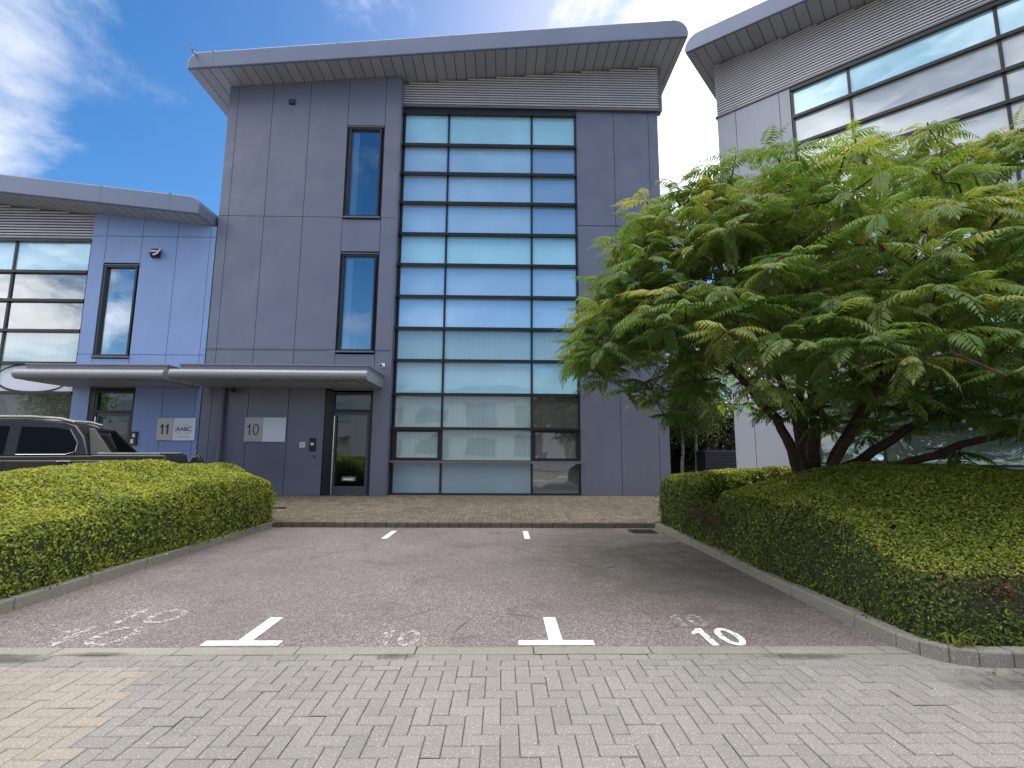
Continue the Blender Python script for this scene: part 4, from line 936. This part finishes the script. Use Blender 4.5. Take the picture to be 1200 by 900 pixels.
# ------------------------------------------------------------------ pickup
def pickup():
    t = empty('pickup_truck', (-9.26, 10.10, .22), R_(20)); tag(t, 'dark grey double-cab pickup parked behind the left hedge', 'pickup truck')
    W = .93; m = MB()
    # local x: rear +2.72 ... front -2.6 ; z up ; near side y=-W
    low = [(2.42, .55), (2.46, .95), (2.40, 1.20), (1.22, 1.20), (1.20, 1.19), (-1.30, 1.16), (-2.35, 1.06), (-2.62, .92), (-2.66, .50), (-2.0, .38), (2.3, .42)]
    def ring(poly, y, sc=1.): return [(x, y, z) for x, z in poly]
    n = len(low); vs = ring(low, -W+.05)+ring([(x, z) for x, z in low], W-.05)
    m.add(vs, [tuple(range(n)), tuple(range(2*n-1, n-1, -1))]+[(i, i+n, (i+1) % n+n, (i+1) % n) for i in range(n)], 'truck')
    for s in (-1, 1):
        y0, y1 = sorted((s*(W-.05), s*W)); m.box(-2.45, 2.35, y0, y1, .55, 1.10, 'truck')
    m.build('body', t, bevel=.035, smooth=True)
    belt = [(1.16, 1.18), (-1.35, 1.15)]; roofl = [(.82, 1.80), (.45, 1.86), (-.25, 1.88), (-.62, 1.84)]
    m = MB(); side = [(1.16, 1.185), (1.02, 1.55), (.86, 1.76), (.70, 1.83), (.10, 1.875), (-.45, 1.85), (-.66, 1.79), (-1.42, 1.155)]
    def yy(z): return W-.07-.20*max(0, (z-1.16)/.72)
    n = len(side); vs = [(x, -yy(z), z) for x, z in side]+[(x, yy(z), z) for x, z in side]
    m.add(vs, [tuple(range(n)), tuple(range(2*n-1, n-1, -1))]+[(i, i+n, (i+1) % n+n, (i+1) % n) for i in range(n)], 'truck')
    cab = m.build('cab', t, bevel=.03, smooth=True)
    def pane(poly, name, par=t, mat='g_car'):
        for s in (-1, 1):
            m = MB(); vs = [(x, s*(yy(z)+.004), z) for x, z in poly]; k = len(vs); vs += [(x, s*(yy(z)+.010), z) for x, z in poly]
            m.add(vs, [tuple(range(k)), tuple(range(2*k-1, k-1, -1))]+[(i, i+k, (i+1) % k+k, (i+1) % k) for i in range(k)], mat); m.build(name, par)
    pane([(.93, 1.27), (.80, 1.22), (.08, 1.21), (.05, 1.72), (.55, 1.71), (.76, 1.67), (.93, 1.42)], 'rear_side_window')
    pane([(-.10, 1.21), (-1.12, 1.20), (-.62, 1.66), (-.50, 1.72), (-.12, 1.725)], 'front_side_window')
    for s in (-1, 1):
        m = MB(); m.tube([(x, s*(yy(z)+.012), z) for x, z in ((.08, 1.20), (.80, 1.205), (.945, 1.26), (.945, 1.43), (.78, 1.69))], .008, 'steel', 6); m.build('window_trim', cab)
        m = MB(); m.tube([(x, s*.66, z) for x, z in ((-.55, 1.86), (-.42, 1.895), (.15, 1.91), (.60, 1.885), (.82, 1.82))], .026, 'steel', 8); m.build('roof_rail', t, smooth=True)
        for x in (-.05, 1.0):
            pass
        for x, nm in ((.02, 'door'), (1.04, 'door')):
            m = MB(); m.box(x-.075-1.02*0, x-.065, s*(W+.001)-.002, s*(W+.001)+.002, .6, 1.10, 'black'); m.build('door_seam', t)
            m = MB(); m.tube([(x-.32, s*(W+.01), 1.075), (x-.22, s*(W+.03), 1.082), (x-.13, s*(W+.01), 1.075)], .018, 'steel', 8); m.build('door_handle', t, smooth=True)
        m = MB(); m.box(1.28, 2.30, s*(W-.13)-.03, s*(W-.13)+.03, 1.205, 1.245, 'steel'); m.build('bed_rail', t, bevel=.01)
        m = MB(); y0, y1 = sorted((s*(W-.16), s*(W+.004))); m.box(2.34, 2.465, y0, y1, .66, 1.02, 'red_lamp'); m.build('tail_lamp', t)
        m = MB(); m.hexa([(-1.28, s*.93, 1.18), (-1.16, s*.93, 1.18), (-1.16, s*1.12, 1.20), (-1.28, s*1.12, 1.20), (-1.28, s*.93, 1.34), (-1.16, s*.93, 1.34), (-1.16, s*1.12, 1.36), (-1.28, s*1.12, 1.36)], 'black'); m.build('wing_mirror', t, bevel=.02)
        for x in (1.62, -1.62):
            m = MB(); m.cyl((x, s*.80, .38), 'y', .38, .25, 'rubber', 28); wh = m.build('wheel', t, bevel=.03, smooth=True)
            m = MB(); m.cyl((x, s*.925, .38), 'y', .25, .02, 'steel', 20)
            for k in range(6):
                a = k*math.pi/3; m.tube([(x, s*.94, .38), (x+.23*math.cos(a), s*.94, .38+.23*math.sin(a))], .025, 'steel', 6)
            m.build('rim', wh)
    m = MB()
    for s in (-1, 1): m.hexa([(1.16, s*.76-.05, 1.20), (1.52, s*.76-.05, 1.20), (1.52, s*.76+.05, 1.20), (1.16, s*.76+.05, 1.20), (1.00, s*.50-.04, 1.72), (1.10, s*.50-.04, 1.72), (1.10, s*.50+.04, 1.72), (1.00, s*.50+.04, 1.72)], 'black')
    m.box(1.005, 1.095, -.459, .459, 1.65, 1.715, 'black'); m.build('sports_bar', t, bevel=.015)
    m = MB(); m.box(1.25, 2.36, -.74, .74, 1.201, 1.225, 'rubber'); m.build('tonneau_cover', t)
    m = MB(); m.hexa([(1.0, -.6, 1.3), (1.03, -.6, 1.3), (1.03, .6, 1.3), (1.0, .6, 1.3), (.86, -.55, 1.72), (.89, -.55, 1.72), (.89, .55, 1.72), (.86, .55, 1.72)], 'g_car'); m.build('rear_window', cab)
    return t
pickup()
def motorbike():
    t = empty('motorbike', (-7.80, 12.25, .20), R_(32)); tag(t, 'black motorbike mostly hidden behind the left hedge, one mirror showing', 'motorbike')
    for x in (-.68, .68):
        m = MB(); a = np.linspace(0, 2*np.pi, 25); m.tube([(x+.26*math.cos(q), 0, .32+.26*math.sin(q)) for q in a], .055, 'rubber', 8, cap=False); wh = m.build('wheel', t, smooth=True)
        m = MB(); m.cyl((x, 0, .32), 'y', .05, .12, 'steel', 12)
        for k in range(5): m.tube([(x, 0, .32), (x+.22*math.cos(k*1.257), 0, .32+.22*math.sin(k*1.257))], .014, 'steel', 6)
        m.build('rim', wh)
    m = MB(); m.tube([(.68, 0, .32), (.42, 0, .98), (.36, 0, 1.08)], .035, 'steel', 8); m.tube([(-.68, 0, .32), (-.15, 0, .45), (.40, 0, .88)], .04, 'black', 8); m.build('frame', t)
    m = MB(); m.prism([(.50, .78), (.52, 1.06), (.40, 1.24), (.24, 1.16), (.16, .98), (-.1, .92), (-.72, .90), (-.80, .82), (-.2, .62), (.2, .48)], 'y', -.13, .13, 'truck'); m.build('bodywork', t, bevel=.05, smooth=True)
    m = MB(); m.box(-.72, -.08, -.12, .12, .90, .98, 'rubber'); m.build('saddle', t, bevel=.03)
    m = MB(); m.tube([(.28, -.36, 1.12), (.34, -.12, 1.10), (.34, .12, 1.10), (.28, .36, 1.12)], .016, 'black', 8); hb = m.build('handlebar', t)
    for s in (-1, 1):
        m = MB(); m.tube([(.32, s*.22, 1.10), (.36, s*.30, 1.30), (.34, s*.36, 1.40)], .009, 'black', 6); m.hexa([(.33, s*.36-.08, 1.37), (.36, s*.36-.08, 1.37), (.36, s*.36+.08, 1.37), (.33, s*.36+.08, 1.37), (.33, s*.36-.07, 1.46), (.36, s*.36-.07, 1.46), (.36, s*.36+.07, 1.46), (.33, s*.36+.07, 1.46)], 'black'); m.build('mirror', hb, bevel=.01)
motorbike()

def weed(loc, n, h, label):
    root = empty('weed_tuft', loc); tag(root, label, 'weed'); V = []
    for k in range(n):
        a = rng.uniform(0, 6.28); l = h*rng.uniform(.5, 1.1); d = Vector((math.cos(a), math.sin(a), 0)); b = d*rng.uniform(0, .10); s_ = d.cross(Vector((0, 0, 1)))*.006
        p1 = b+d*l*.25+Vector((0, 0, l*.6)); p2 = b+d*l*rng.uniform(.5, .8)+Vector((0, 0, l*rng.uniform(.5, .95)))
        V += [[b-s_, b+s_, p1+s_*1.4, p1-s_*1.4], [p1-s_*1.4, p1+s_*1.4, p2+s_*.1, p2-s_*.1]]
    v = np.array([[tuple(q) for q in f] for f in V]); n_ = len(v)
    np_mesh('blades', v.reshape(-1, 3), np.arange(n_*4).reshape(-1, 4), 'sumac', np.repeat(np.clip(rng.normal(.75, .15, n_), 0, 1), 4), root)
weed((3.40, 3.86, .09), 60, .17, 'low tuft of weeds at the front corner of the right-hand hedge')

# fallen leaves and bits along the right kerb and in the gully corner
n = 170
x = np.concatenate([3.07-np.abs(rng.exponential(.12, 90)), rng.uniform(-4.3, 3.0, 40), 3.2+rng.uniform(0, 3.5, 40)]); y = np.concatenate([rng.uniform(4.3, 10.2, 90), 10.27-np.abs(rng.exponential(.10, 40)), 3.66-np.abs(rng.exponential(.10, 40))])
P = np.stack([x, y, np.full(n, .012)], 1); V, F = leaf_quads(P, np.tile([0, 0, 1.], (n, 1)), .035, .018, .25)
o = np_mesh('leaf_litter', V, F, 'hedge', np.repeat(np.where(rng.random(n) < .7, rng.uniform(.9, 1, n), rng.uniform(.5, .85, n)), 4)); o['kind'] = 'stuff'
